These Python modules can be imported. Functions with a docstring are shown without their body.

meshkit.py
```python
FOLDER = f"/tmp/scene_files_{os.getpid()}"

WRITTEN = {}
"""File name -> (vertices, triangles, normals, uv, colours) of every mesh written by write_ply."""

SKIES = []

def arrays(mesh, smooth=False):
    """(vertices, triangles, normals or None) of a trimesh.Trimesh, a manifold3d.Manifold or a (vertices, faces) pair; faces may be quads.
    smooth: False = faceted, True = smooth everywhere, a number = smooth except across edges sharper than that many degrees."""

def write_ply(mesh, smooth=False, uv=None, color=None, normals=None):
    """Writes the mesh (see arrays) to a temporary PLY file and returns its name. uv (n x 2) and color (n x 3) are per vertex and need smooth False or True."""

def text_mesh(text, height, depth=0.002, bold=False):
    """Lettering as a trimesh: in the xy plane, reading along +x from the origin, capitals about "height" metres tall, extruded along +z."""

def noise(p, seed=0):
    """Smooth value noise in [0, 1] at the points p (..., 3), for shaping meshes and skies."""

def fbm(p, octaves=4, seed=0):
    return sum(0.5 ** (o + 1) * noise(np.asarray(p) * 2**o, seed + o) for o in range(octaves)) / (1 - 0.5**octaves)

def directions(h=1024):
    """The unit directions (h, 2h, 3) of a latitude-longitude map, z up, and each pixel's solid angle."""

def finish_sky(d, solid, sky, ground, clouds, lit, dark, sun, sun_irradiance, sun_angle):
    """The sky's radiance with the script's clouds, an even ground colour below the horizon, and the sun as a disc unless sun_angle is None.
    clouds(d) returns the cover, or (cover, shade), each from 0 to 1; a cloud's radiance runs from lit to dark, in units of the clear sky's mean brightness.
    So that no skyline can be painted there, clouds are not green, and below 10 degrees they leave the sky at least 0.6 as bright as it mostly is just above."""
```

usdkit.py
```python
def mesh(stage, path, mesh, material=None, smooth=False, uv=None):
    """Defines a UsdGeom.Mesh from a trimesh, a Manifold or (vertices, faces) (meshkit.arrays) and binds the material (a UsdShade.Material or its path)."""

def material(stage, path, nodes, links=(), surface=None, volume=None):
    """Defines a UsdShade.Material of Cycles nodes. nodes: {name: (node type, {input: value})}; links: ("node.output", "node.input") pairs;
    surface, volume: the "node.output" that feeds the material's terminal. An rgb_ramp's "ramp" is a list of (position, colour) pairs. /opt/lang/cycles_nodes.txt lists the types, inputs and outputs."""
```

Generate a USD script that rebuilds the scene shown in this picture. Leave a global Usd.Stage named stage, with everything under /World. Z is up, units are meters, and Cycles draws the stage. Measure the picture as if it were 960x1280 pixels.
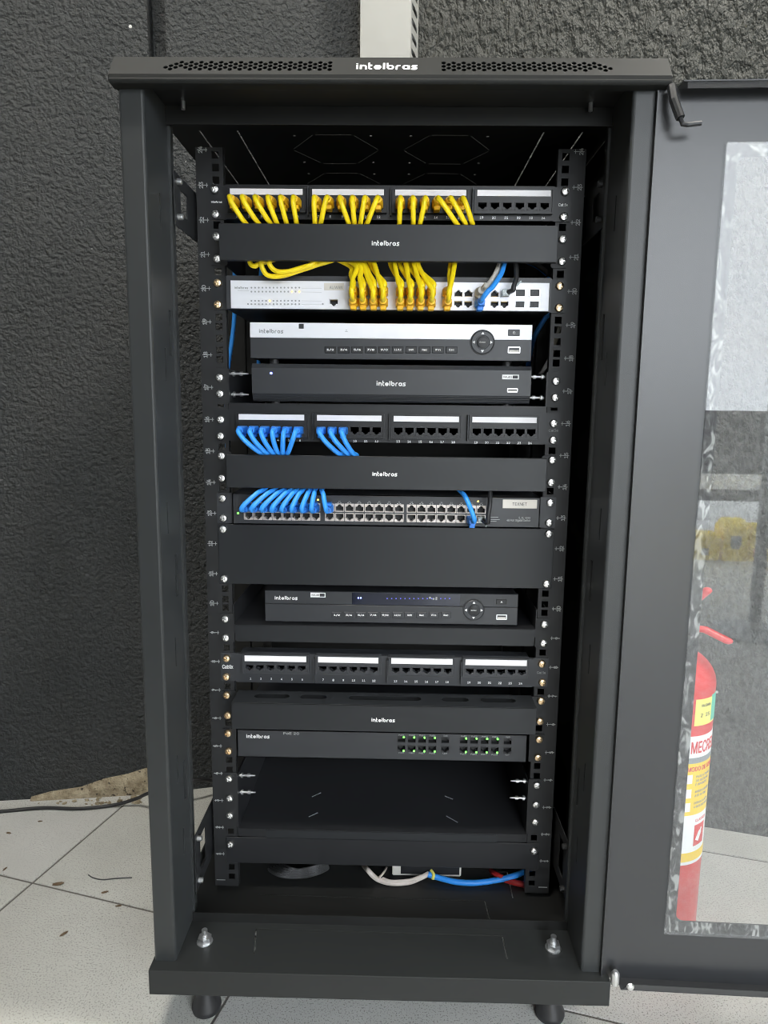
import math, random
import numpy as np, trimesh, manifold3d as m3, shapely
from shapely import affinity
from shapely.geometry import Polygon, LineString, Point, box as sbox
from pxr import Usd, UsdGeom, UsdLux, UsdShade, Gf, Sdf
import usdkit, meshkit

stage = Usd.Stage.CreateInMemory()
UsdGeom.SetStageUpAxis(stage, UsdGeom.Tokens.z)
UsdGeom.SetStageMetersPerUnit(stage, 1.0)
UsdGeom.Xform.Define(stage, '/World')
random.seed(7); rng = np.random.default_rng(7)

# ------------------------------------------------------------------ camera
FPX = 870.0                                   # focal length in pixels of the 960 x 1280 frame
CP = np.array([0.0148, -0.9823, 0.8406])
YAW, PITCH, ROLL = 0.0193, -0.1489, -0.0141
def _rot(a, ax):
    c, s = math.cos(a), math.sin(a)
    return np.array({'x': [[1, 0, 0], [0, c, -s], [0, s, c]], 'y': [[c, 0, s], [0, 1, 0], [-s, 0, c]], 'z': [[c, -s, 0], [s, c, 0], [0, 0, 1]]}[ax])
CM = _rot(ROLL, 'y') @ _rot(PITCH, 'x') @ _rot(YAW, 'z')      # columns: right, forward, up
EXPOSURE = 0.75
cam = UsdGeom.Camera.Define(stage, '/World/camera')
cam.CreateHorizontalApertureAttr(36.0); cam.CreateVerticalApertureAttr(48.0)
cam.CreateFocalLengthAttr(FPX / 960 * 36.0)
cam.CreateClippingRangeAttr(Gf.Vec2f(0.02, 200))
cam.CreateExposureAttr(EXPOSURE)
_r, _f, _u = CM[:, 0], CM[:, 1], CM[:, 2]
cam.AddTransformOp().Set(Gf.Matrix4d(*_r, 0, *_u, 0, *(-_f), 0, *CP, 1))

# ------------------------------------------------------------------ light: overcast sky through the unseen shop opening, ceiling lamps out of view
SKY, LAMP = 5.4, 64.0
dome = UsdLux.DomeLight.Define(stage, '/World/sky'); dome.CreateIntensityAttr(1.0)
LOOKS = '/World/Looks'
skym = usdkit.material(stage, LOOKS + '/overcast', {
    'tc': ('texture_coordinate', {}), 'n': ('noise_texture', {'scale': 2.5, 'detail': 4.0, 'roughness': 0.55}),
    'r': ('rgb_ramp', {'ramp': [(0.3, (0.80, 0.90, 1.0)), (0.7, (1.0, 1.03, 1.06))]}),
    'b': ('background_shader', {'strength': SKY})},
    [('tc.generated', 'n.vector'), ('n.fac', 'r.fac'), ('r.color', 'b.color')], surface='b.background')
UsdShade.MaterialBindingAPI.Apply(dome.GetPrim()).Bind(skym)
LAMPS = [(-0.50, -0.80), (1.15, -0.28)]      # unseen ceiling lamp positions, their RectLights are set with the lamps below
CEIL = 2.95

# ------------------------------------------------------------------ materials
def pb(name, color, rough=0.5, metal=0.0, spec=0.5, bump=None, var=None, emit=0.0, coat=0.0, spots=None, **kw):
    """principled material; bump=(scale, distance, strength); var=(scale, colour2) large soft colour change; spots=(scale, threshold, colour)."""
    nodes = {'g': ('geometry', {}), 'p': ('principled_bsdf', {'base_color': color, 'roughness': rough, 'metallic': metal, 'specular_ior_level': spec, 'coat_weight': coat, **kw})}
    links = []
    last = None
    if emit:
        nodes['p'][1]['emission_color'] = color; nodes['p'][1]['emission_strength'] = emit
    if var:
        nodes['nv'] = ('noise_texture', {'scale': var[0], 'detail': 5.0, 'roughness': 0.6})
        nodes['rv'] = ('rgb_ramp', {'ramp': [(0.35, color), (0.68, var[1])]})
        links += [('g.position', 'nv.vector'), ('nv.fac', 'rv.fac')]; last = 'rv.color'
    if spots:
        nodes['ns'] = ('noise_texture', {'scale': spots[0], 'detail': 2.0, 'roughness': 0.6})
        nodes['rs'] = ('rgb_ramp', {'ramp': [(spots[1], (0, 0, 0)), (spots[1] + 0.05, (1, 1, 1))]})
        nodes['ms'] = ('mix_color', {'a': color, 'b': spots[2]})
        nodes['bw'] = ('rgb_to_bw', {})
        links += [('g.position', 'ns.vector'), ('ns.fac', 'rs.fac'), ('rs.color', 'bw.color'), ('bw.val', 'ms.fac')]
        if last: links.append((last, 'ms.a'))
        last = 'ms.result'
    if last: links.append((last, 'p.base_color'))
    if bump:
        nodes['nb'] = ('noise_texture', {'scale': bump[0], 'detail': bump[3] if len(bump) > 3 else 3.0, 'roughness': 0.55})
        nodes['bm'] = ('bump', {'distance': bump[1], 'strength': bump[2]})
        links += [('g.position', 'nb.vector'), ('nb.fac', 'bm.height'), ('bm.normal', 'p.normal')]
    return usdkit.material(stage, f'{LOOKS}/{name}', nodes, links, surface='p.BSDF')

M = {}
M['paint'] = pb('black_powder_coat', (0.024, 0.0262, 0.0268), 0.40, spec=0.42, bump=(1500, 0.0003, 0.25))
M['door'] = pb('door_powder_coat', (0.022, 0.023, 0.025), 0.30, spec=0.55, bump=(1500, 0.0003, 0.2))
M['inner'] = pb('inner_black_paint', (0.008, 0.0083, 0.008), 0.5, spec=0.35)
M['base'] = pb('base_powder_coat', (0.0145, 0.0158, 0.0158), 0.42, spec=0.32)
M['cap'] = pb('cap_powder_coat', (0.0105, 0.0112, 0.0105), 0.6, spec=0.22)
M['rail'] = pb('rail_black_paint', (0.015, 0.0155, 0.0165), 0.5, spec=0.35)
M['plate'] = pb('equipment_black_paint', (0.015, 0.0165, 0.0185), 0.42, spec=0.32, bump=(2000, 0.0002, 0.2))
M['plastic'] = pb('black_plastic', (0.013, 0.0135, 0.0150), 0.42, spec=0.35)
M['greyplastic'] = pb('dark_grey_plastic', (0.031, 0.033, 0.037), 0.42, spec=0.4)
M['cavity'] = pb('port_cavity_black', (0.006, 0.006, 0.006), 0.6)
M['silver'] = pb('silver_face', (0.76, 0.77, 0.82), 0.42, metal=0.10)
M['white'] = pb('white_print', (0.82, 0.82, 0.82), 0.6)
M['dullwhite'] = pb('dull_white_print', (0.33, 0.34, 0.34), 0.6)
M['paper'] = pb('label_paper', (0.84, 0.82, 0.84), 0.7)
M['sticker'] = pb('sticker_paper', (0.66, 0.63, 0.58), 0.7)
M['chrome'] = pb('zinc_screw', (0.78, 0.78, 0.76), 0.28, metal=1.0)
M['brass'] = pb('yellow_zinc_screw', (0.80, 0.62, 0.40), 0.30, metal=1.0)
M['steel'] = pb('bare_steel', (0.60, 0.61, 0.62), 0.38, metal=1.0)
M['yellow'] = pb('yellow_cable_jacket', (0.95, 0.72, 0.012), 0.35, spec=0.5)
M['yellowplug'] = pb('yellow_plug_boot', (0.88, 0.50, 0.008), 0.45)
M['blue'] = pb('blue_cable_jacket', (0.035, 0.30, 0.88), 0.40)
M['blueplug'] = pb('blue_plug_boot', (0.022, 0.21, 0.74), 0.42)
M['blackcable'] = pb('black_cable_jacket', (0.015, 0.015, 0.016), 0.45)
M['greycable'] = pb('grey_cable_jacket', (0.55, 0.53, 0.48), 0.5)
M['whitecable'] = pb('white_cable_jacket', (0.72, 0.64, 0.58), 0.5)
M['redcable'] = pb('red_cable_jacket', (0.30, 0.012, 0.012), 0.5)
M['darkcable'] = pb('dark_grey_cable_jacket', (0.05, 0.05, 0.052), 0.5)
M['clearplug'] = pb('clear_plug_plastic', (0.75, 0.85, 0.84), 0.15, transmission_weight=0.75, ior=1.45)
M['gold'] = pb('gold_contact', (0.45, 0.32, 0.14), 0.35, metal=1.0)
M['rubber'] = pb('black_rubber', (0.014, 0.014, 0.015), 0.5)
M['green_led'] = pb('green_led', (0.10, 1.0, 0.06), 0.4, emit=3.2)
M['blue_led'] = pb('blue_led', (0.12, 0.16, 1.0), 0.4, emit=5.0)
M['amber_led'] = pb('amber_led', (1.0, 0.62, 0.10), 0.4, emit=2.0)
M['dimblue_led'] = pb('dim_blue_led', (0.10, 0.11, 0.60), 0.4, emit=0.5)
M['offled'] = pb('unlit_led', (0.30, 0.31, 0.33), 0.4)
M['gloss'] = pb('glossy_display_window', (0.010, 0.012, 0.022), 0.08)
M['trunk'] = pb('trunking_pvc', (0.36, 0.36, 0.34), 0.45)
M['red'] = pb('extinguisher_red', (0.62, 0.018, 0.022), 0.28, coat=0.3)
M['lyellow'] = pb('label_yellow', (0.85, 0.58, 0.03), 0.5)
M['lgreen'] = pb('label_green', (0.10, 0.50, 0.36), 0.5)
M['lred'] = pb('label_red', (0.62, 0.04, 0.04), 0.5)
M['lgrey'] = pb('label_grey', (0.25, 0.27, 0.28), 0.5)
M['lpale'] = pb('label_pale_yellow', (0.82, 0.74, 0.16), 0.5)
M['darktext'] = pb('dark_print', (0.03, 0.03, 0.035), 0.6)
M['bag'] = pb('yellow_box_plastic', (0.95, 0.70, 0.03), 0.45)
M['glue'] = usdkit.material(stage, LOOKS + '/mottled_adhesive', {
    'g': ('geometry', {}), 'mp': ('mapping', {'scale': (1.0, 1.0, 0.45)}), 'n': ('noise_texture', {'scale': 95.0, 'detail': 1.5, 'roughness': 0.5, 'distortion': 1.2}),
    'r': ('rgb_ramp', {'ramp': [(0.46, (0.006, 0.006, 0.007)), (0.55, (0.05, 0.05, 0.05)), (0.66, (0.26, 0.26, 0.25))]}),
    'p': ('principled_bsdf', {'roughness': 0.5, 'specular_ior_level': 0.08})},
    [('g.position', 'mp.vector'), ('mp.vector', 'n.vector'), ('n.fac', 'r.fac'), ('r.color', 'p.base_color')], surface='p.BSDF')
M['pane'] = usdkit.material(stage, LOOKS + '/acrylic_pane', {
    't': ('transparent_bsdf', {'color': (0.97, 0.98, 0.98)}), 's': ('glossy_bsdf', {'color': (1, 1, 1), 'roughness': 0.0}),
    'f': ('fresnel', {}), 'io': ('math', {'math_type': 'multiply_add', 'value2': 1 / 1.43 - 1.43, 'value3': 1.43}), 'a': ('mix_closure', {}),
    'g': ('geometry', {}), 'n': ('noise_texture', {'scale': 160.0, 'detail': 4.0}), 'rr': ('map_range', {'from_min': 0.3, 'from_max': 0.75, 'to_min': 0.012, 'to_max': 0.032}),
    'd': ('diffuse_bsdf', {'color': (0.8, 0.8, 0.8)}), 'b': ('mix_closure', {})},
    [('g.backfacing', 'io.value1'), ('io.value', 'f.IOR'), ('f.fac', 'a.fac'), ('t.BSDF', 'a.closure1'), ('s.BSDF', 'a.closure2'), ('g.position', 'n.vector'), ('n.fac', 'rr.value'), ('rr.result', 'b.fac'),
     ('a.closure', 'b.closure1'), ('d.BSDF', 'b.closure2')], surface='b.closure')
def wallmat(name, c1, c2, scale, dist, stretch=(1, 1, 1), strength=0.8):
    return usdkit.material(stage, f'{LOOKS}/{name}', {
        'g': ('geometry', {}), 'mp': ('mapping', {'scale': stretch}),
        'n': ('noise_texture', {'scale': scale, 'detail': 3.0, 'roughness': 0.5, 'distortion': 0.15}),
        'r': ('rgb_ramp', {'ramp': [(0.25, (0, 0, 0)), (0.62, (1, 1, 1))]}),
        'nf': ('noise_texture', {'scale': scale * 4, 'detail': 3.0}), 'mh': ('mix_color', {'fac': 0.25}),
        'bw': ('rgb_to_bw', {}), 'bm': ('bump', {'distance': dist, 'strength': strength}),
        'nv': ('noise_texture', {'scale': 3.0, 'detail': 6.0, 'roughness': 0.65}), 'rv': ('rgb_ramp', {'ramp': [(0.35, c1), (0.7, c2)]}),
        'v': ('voronoi_texture', {'scale': 9.0}), 'rs': ('rgb_ramp', {'ramp': [(0.0, (1, 1, 1)), (0.022, (1, 1, 1)), (0.03, (0, 0, 0))]}), 'bs': ('rgb_to_bw', {}),
        'ms': ('mix_color', {'b': (0.55, 0.55, 0.53)}),
        'p': ('principled_bsdf', {'roughness': 0.62, 'specular_ior_level': 0.35})},
        [('g.position', 'mp.vector'), ('mp.vector', 'n.vector'), ('mp.vector', 'nf.vector'), ('n.fac', 'r.fac'), ('r.color', 'mh.a'), ('nf.color', 'mh.b'),
         ('mh.result', 'bw.color'), ('bw.val', 'bm.height'), ('bm.normal', 'p.normal'), ('g.position', 'nv.vector'), ('nv.fac', 'rv.fac'),
         ('g.position', 'v.vector'), ('v.distance', 'rs.fac'), ('rs.color', 'bs.color'), ('bs.val', 'ms.fac'), ('rv.color', 'ms.a'), ('ms.result', 'p.base_color')],
        surface='p.BSDF')
M['wall_a'] = wallmat('dark_textured_wall', (0.030, 0.033, 0.034), (0.044, 0.046, 0.046), 125, 0.007, (1, 1, 1), 1.0)
M['wall_b'] = wallmat('dark_rough_wall', (0.046, 0.048, 0.043), (0.060, 0.061, 0.055), 80, 0.016, (1, 1, 0.6), 1.0)
M['roomwall'] = pb('room_plaster', (0.45, 0.45, 0.44), 0.8)
M['ceiling'] = pb('ceiling_paint', (0.75, 0.75, 0.73), 0.8)
M['grout'] = pb('grout', (0.13, 0.12, 0.11), 0.8)
M['plaster'] = pb('exposed_plaster', (0.42, 0.36, 0.25), 0.9, bump=(140, 0.006, 1.0, 6.0), var=(40, (0.20, 0.16, 0.10)), spots=(120, 0.62, (0.05, 0.04, 0.03)))
M['pavement'] = pb('pavement_concrete', (0.42, 0.42, 0.40), 0.8)
M['desk'] = pb('desk_laminate', (0.05, 0.05, 0.052), 0.5)
for k, (a, b) in enumerate([((0.52, 0.52, 0.485), (0.45, 0.45, 0.415)), ((0.495, 0.495, 0.46), (0.44, 0.435, 0.405)), ((0.535, 0.53, 0.505), (0.47, 0.47, 0.445))]):
    M[f'tile{k}'] = pb(f'speckled_tile_{k}', a, 0.42, var=(6, b), spots=(420, 0.57, (0.24, 0.235, 0.22)), bump=(300, 0.0006, 0.3))

# ------------------------------------------------------------------ prim helpers
USED = {}
def _path(parent, name):
    base = parent + '/' + name
    k = USED.get(base, -1) + 1; USED[base] = k
    return base if k == 0 else f'{base}_{k:03d}'
ORG = {}
def thing(name, label, cat, loc=(0, 0, 0), group=None, kind=None):
    p = _path('/World', name)
    x = UsdGeom.Xform.Define(stage, p); x.AddTranslateOp().Set(Gf.Vec3d(*map(float, loc)))
    ORG[p] = np.asarray(loc, float); data(x.GetPrim(), label, cat, group, kind)
    return p
def data(prim, label=None, cat=None, group=None, kind=None):
    for k, v in (('label', label), ('category', cat), ('group', group), ('kind', kind)):
        if v: prim.SetCustomDataByKey(k, v)
def part(parent, name, mesh, mat, smooth=False, label=None, kind=None):
    """a Mesh prim under a thing or a part; mesh given in world coordinates."""
    p = _path(parent, name); o = ORG[parent]; ORG[p] = o
    v, f, _ = meshkit.arrays(mesh, False)
    t = trimesh.Trimesh(v - o, f, process=bool(smooth))
    pr = usdkit.mesh(stage, p, t, M[mat] if isinstance(mat, str) else mat, smooth=smooth).GetPrim()
    data(pr, label, kind=kind)
    return p
def solo(name, mesh, mat, label, cat, loc=(0, 0, 0), group=None, kind=None, smooth=False):
    p = _path('/World', name); v, f, _ = meshkit.arrays(mesh, False)
    m = usdkit.mesh(stage, p, trimesh.Trimesh(v - np.asarray(loc, float), f, process=bool(smooth)), M[mat], smooth=smooth)
    UsdGeom.Xformable(m).AddTranslateOp().Set(Gf.Vec3d(*map(float, loc)))
    ORG[p] = np.asarray(loc, float); data(m.GetPrim(), label, cat, group, kind)
    return p

# ------------------------------------------------------------------ mesh helpers
cat = lambda L: trimesh.util.concatenate([tm(m) for m in L])
def tm(m):
    if isinstance(m, trimesh.Trimesh): return m
    v, f, _ = meshkit.arrays(m, False); return trimesh.Trimesh(v, f, process=False)
def bx(x0, x1, y0, y1, z0, z1):
    m = trimesh.creation.box((abs(x1 - x0), abs(y1 - y0), abs(z1 - z0))); m.apply_translation(((x0 + x1) / 2, (y0 + y1) / 2, (z0 + z1) / 2)); return m
def cbx(x0, x1, y0, y1, z0, z1, c=0.001):
    """box with chamfered edges."""
    c = min(c, abs(x1 - x0) * .45, abs(y1 - y0) * .45, abs(z1 - z0) * .45)
    P = []
    for X, Y, Z in [(x0, y0, z0)]:
        pass
    for sx in (0, 1):
        for sy in (0, 1):
            for sz in (0, 1):
                X, Y, Z = (x0, x1)[sx], (y0, y1)[sy], (z0, z1)[sz]
                dx, dy, dz = (c, -c)[sx], (c, -c)[sy], (c, -c)[sz]
                P += [(X, Y + dy, Z + dz), (X + dx, Y, Z + dz), (X + dx, Y + dy, Z)]
    return trimesh.convex.convex_hull(np.array(P))
def ext(poly, d):
    g = [q for q in getattr(poly, 'geoms', [poly]) if q.area > 0]
    return trimesh.util.concatenate([trimesh.creation.extrude_polygon(q, d, engine='earcut') for q in g])
def face(poly, y, d):
    """polygon in (x, z), its front at y, going back by d."""
    m = ext(poly, d); v = m.vertices.copy(); m.vertices = np.c_[v[:, 0], y + d - v[:, 2], v[:, 1]]
    m.invert() if m.volume < 0 else None
    return m
def plan(poly, z0, z1):
    m = ext(poly, z1 - z0); m.apply_translation((0, 0, z0)); return m
def xprism(poly, x0, x1):
    """polygon in (y, z), extruded along x."""
    m = ext(poly, x1 - x0); v = m.vertices.copy(); m.vertices = np.c_[v[:, 2] + x0, v[:, 0], v[:, 1]]
    if m.volume < 0: m.invert()
    return m
def rbox(x0, y0, x1, y1, r=0.002, q=3):
    return sbox(min(x0, x1) + r, min(y0, y1) + r, max(x0, x1) - r, max(y0, y1) - r).buffer(r, quad_segs=q)
def spline(P, n=8):
    P = np.asarray(P, float); Q = np.vstack([2 * P[0] - P[1], P, 2 * P[-1] - P[-2]]); out = []
    for i in range(1, len(Q) - 2):
        a, b, c, d = Q[i - 1:i + 3]
        for t in np.linspace(0, 1, n, endpoint=False):
            out.append(.5 * (2 * b + (c - a) * t + (2 * a - 5 * b + 4 * c - d) * t ** 2 + (3 * b - a - 3 * c + d) * t ** 3))
    return np.array(out + [P[-1]])
def tube(P, r, sides=10, n=8, smooth=True):
    P = spline(P, n) if smooth else np.asarray(P, float)
    T = np.gradient(P, axis=0); T /= np.linalg.norm(T, axis=1)[:, None]
    u = np.cross(T[0], [0.3, 0.2, 1]); u /= np.linalg.norm(u); V = []
    rr = np.broadcast_to(r, len(P))
    for k, t in enumerate(T):
        u = u - t * (u @ t); u /= np.linalg.norm(u); w = np.cross(t, u)
        a = np.arange(sides) / sides * 2 * math.pi
        V.append(P[k] + rr[k] * (np.cos(a)[:, None] * u + np.sin(a)[:, None] * w))
    V = np.vstack(V); n_ = len(P); F = []
    for k in range(n_ - 1):
        for s in range(sides):
            a, b = k * sides + s, k * sides + (s + 1) % sides
            F += [(a, b, b + sides), (a, b + sides, a + sides)]
    c0, c1 = len(V), len(V) + 1; V = np.vstack([V, P[0], P[-1]])
    for s in range(sides):
        F += [(c0, (s + 1) % sides, s), (c1, (n_ - 1) * sides + s, (n_ - 1) * sides + (s + 1) % sides)]
    return trimesh.Trimesh(V, F, process=False)
def lathe(profile, sides=24, at=(0, 0, 0), axis='z'):
    m = trimesh.creation.revolve(np.asarray(profile, float), sections=sides)
    if m.volume < 0: m.invert()
    if axis == '-y': m.apply_transform(trimesh.transformations.rotation_matrix(math.pi / 2, (1, 0, 0)))
    if axis == 'x': m.apply_transform(trimesh.transformations.rotation_matrix(math.pi / 2, (0, 1, 0)))
    if axis == '-x': m.apply_transform(trimesh.transformations.rotation_matrix(-math.pi / 2, (0, 1, 0)))
    m.apply_translation(at); return m
def cyl(r, h, at, axis='z', sides=20): return lathe([(0, 0), (r, 0), (r, h), (0, h)], sides, at, axis)
def diff(a, bs):
    A = m3.Manifold(m3.Mesh(np.asarray(a.vertices, np.float32), np.asarray(a.faces, np.uint32)))
    for b in bs: A = A - m3.Manifold(m3.Mesh(np.asarray(b.vertices, np.float32), np.asarray(b.faces, np.uint32)))
    return tm(A)
TXT = {}
def text(s, h, x, z, y, anchor='m', width=None, bold=False, d=0.0003, rot=0):
    """lettering on a face that looks along -y; (x, z) is its centre (or its left end with anchor 'l', right with 'r')."""
    k = (s, bold)
    if k not in TXT: TXT[k] = meshkit.text_mesh(s, 1.0, 1.0, bold)
    m = TXT[k].copy(); return _put(m, h, x, z, y, anchor, width, d, rot)
def _put(m, h, x, z, y, anchor, width, d, rot):
    lo, hi = m.bounds; v = m.vertices.copy(); v[:, 0] -= (lo[0] + hi[0]) / 2; v[:, 1] -= (lo[1] + hi[1]) / 2
    if width: v[:, 0] *= width / (hi[0] - lo[0]) / h
    v[:, :2] *= h
    w = v[:, 0].max()
    if rot: v[:, :2] = v[:, :2] @ np.array([[math.cos(rot), math.sin(rot)], [-math.sin(rot), math.cos(rot)]])
    dx = {'m': 0, 'l': w, 'r': -w}[anchor]
    m.vertices = np.c_[v[:, 0] + x + dx, y - v[:, 2] * d, v[:, 1] + z]
    if m.volume < 0: m.invert()
    return m
def arc(cx, cy, r, a0, a1, n=12): return [(cx + r * math.cos(math.radians(a)), cy + r * math.sin(math.radians(a))) for a in np.linspace(a0, a1, n)]
def _logo():
    L, w, x = [], 0.15, 0.15
    def put(lines, adv):
        nonlocal x
        for l in lines: L.append(affinity.translate(LineString(l).buffer(w, cap_style='flat' if len(l) == 2 else 'round', quad_segs=4), x, 0))
        x += adv
    put([[(0, 0), (0, 1.0)], [(0, 1.16), (0, 1.36)]], .52)
    put([[(0, 0), (0, 1.0)], arc(.36, .50, .36, 180, 0) + [(.72, 0)]], 1.18)
    put([[(0, 1.36), (0, .35)] + arc(.3, .33, .3, 180, 270), [(0, .88), (.42, .88)]], .80)
    put([arc(.4, .44, .40, 0, 315), [(0, .44), (.8, .44)]], 1.30)
    put([[(0, 0), (0, 1.42)]], .50)
    put([[(0, .44), (0, 1.42)], arc(.4, .44, .40, 0, 360)], 1.28)
    put([[(0, 0), (0, .5)] + arc(.36, .50, .36, 180, 80)], .92)
    put([arc(.4, .44, .40, 0, 360), [(.8, 0), (.8, .86)]], 1.28)
    put([[(.62, .85)] + arc(.26, .65, .21, 90, 260, 8) + arc(.36, .22, .21, 80, -90, 8) + [(-.04, .02)]], .7)
    u = shapely.union_all([g.buffer(0) for g in L]).simplify(.012)
    return ext(u, 1.0)
LOGO = _logo()
LOGO_ASPECT = LOGO.extents[0] / LOGO.extents[1]
def logo(x, z, y, width, anchor='m', d=0.0003):
    m = LOGO.copy(); m.apply_scale((1 / LOGO.extents[1], 1 / LOGO.extents[1], 1))
    return _put(m, width / LOGO_ASPECT, x, z, y, anchor, None, d, 0)

# a point of the photograph put on a plane of the place (used for measuring the layout)
def ray(u, v): return CM @ np.array([(u - 480) / FPX, 1, -(v - 640) / FPX])
def at(u, v, y=0.0):
    d = ray(u, v); t = (y - CP[1]) / d[1]; return CP + t * d
def atz(u, v, z):
    d = ray(u, v); return CP + (z - CP[2]) / d[2] * d
def on(u, v, p, n):
    d = ray(u, v); return CP + (np.asarray(n) @ (np.asarray(p) - CP)) / (np.asarray(n) @ d) * d

# ================================================================== the setting
TH = math.radians(-15.0)                       # the floor tiles and the right wall are turned against the rack
e1 = np.array([math.cos(TH), math.sin(TH)]); e2 = np.array([-e1[1], e1[0]])
G2 = lambda a, b: tuple(a * e1 + b * e2)
# walls in plan
n_left = np.array([0.150, -0.989, 0.0]); p_left = np.array([-0.8228, 0.3814, 0.0])
edge = on(185, 50, p_left, n_left)[:2]                           # free edge of the wall pier on the left
tl = np.array([n_left[1], -n_left[0]]) * -1                      # along the wall, to the right
far_l = edge - tl * 2.3
nl2 = n_left[:2]
gl0, gl1, back0 = edge - nl2 * 0.055, edge - nl2 * 0.055 + tl * 0.033, edge + tl * 0.033
WR = 0.50                                                        # right wall: e2 coordinate
corner = np.array([-0.075, (WR - e2[0] * -0.075) / e2[1]])
far_r = np.array([3.3, (WR - e2[0] * 3.3) / e2[1]])
FRONT = -2.45
H = CEIL
def wallpart(name, pts, label, mat, z0=0.0, z1=H):
    return solo(name, plan(Polygon(pts), z0, z1), mat, label, 'wall', kind='structure')
WL = wallpart('wall_left', [far_l, edge, gl0, gl0 + (-.1, .12), far_l + (-.0, .35)], 'dark grey rough-plastered wall pier at left of the rack, its paint chipped at the foot', 'wall_a')
wallpart('wall_back', [gl0, gl1, back0, corner, corner + (0.02, .12), gl0 + (-.1, .12)], 'dark grey textured wall section directly behind the rack', 'wall_a')
wallpart('wall_right', [corner, far_r, far_r + (.02, .12), corner + (.02, .12)], 'dark olive-grey coarse textured wall behind the open door and right of the trunking', 'wall_b')
wallpart('wall_left_side', [far_l, far_l + (-.1, .1), (far_l[0] - .1, FRONT - .1), (far_l[0], FRONT)], 'pale side wall far to the left, outside the picture', 'roomwall')
wallpart('wall_right_side', [far_r, far_r + (.1, .1), (far_r[0] + .1, FRONT - .1), (far_r[0], FRONT)], 'pale side wall far to the right, outside the picture', 'roomwall')
OPX0, OPX1, OPZ = 0.18, 1.95, 2.08  # unseen opening, sized for the sky light on rack and door
wallpart('wall_front', [(far_l[0], FRONT), (OPX0, FRONT), (OPX0, FRONT - .1), (far_l[0], FRONT - .1)], 'pale wall left of the unseen shop opening behind the viewer', 'roomwall')
wallpart('wall_front', [(OPX0, FRONT), (OPX1, FRONT), (OPX1, FRONT - .1), (OPX0, FRONT - .1)], 'pale lintel over the unseen shop opening behind the viewer', 'roomwall', OPZ, H)
wallpart('wall_front', [(OPX1, FRONT), (far_r[0], FRONT), (far_r[0], FRONT - .1), (OPX1, FRONT - .1)], 'pale wall right of the unseen shop opening behind the viewer', 'roomwall')
YARD = -4.9
ROOM = Polygon([far_l, edge, gl0, gl1, back0, corner, far_r, (far_r[0], YARD), (-.7, YARD), (-.7, FRONT - .1), (far_l[0], FRONT - .1)])
solo('ceiling', plan(Polygon([far_l + (-.2, .4), far_r + (.2, 1.2), (far_r[0] + .1, FRONT - .1), (far_l[0] - .1, FRONT - .1)]), H, H + .08), 'ceiling', 'plain white ceiling over the room', 'ceiling', kind='structure')
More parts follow.
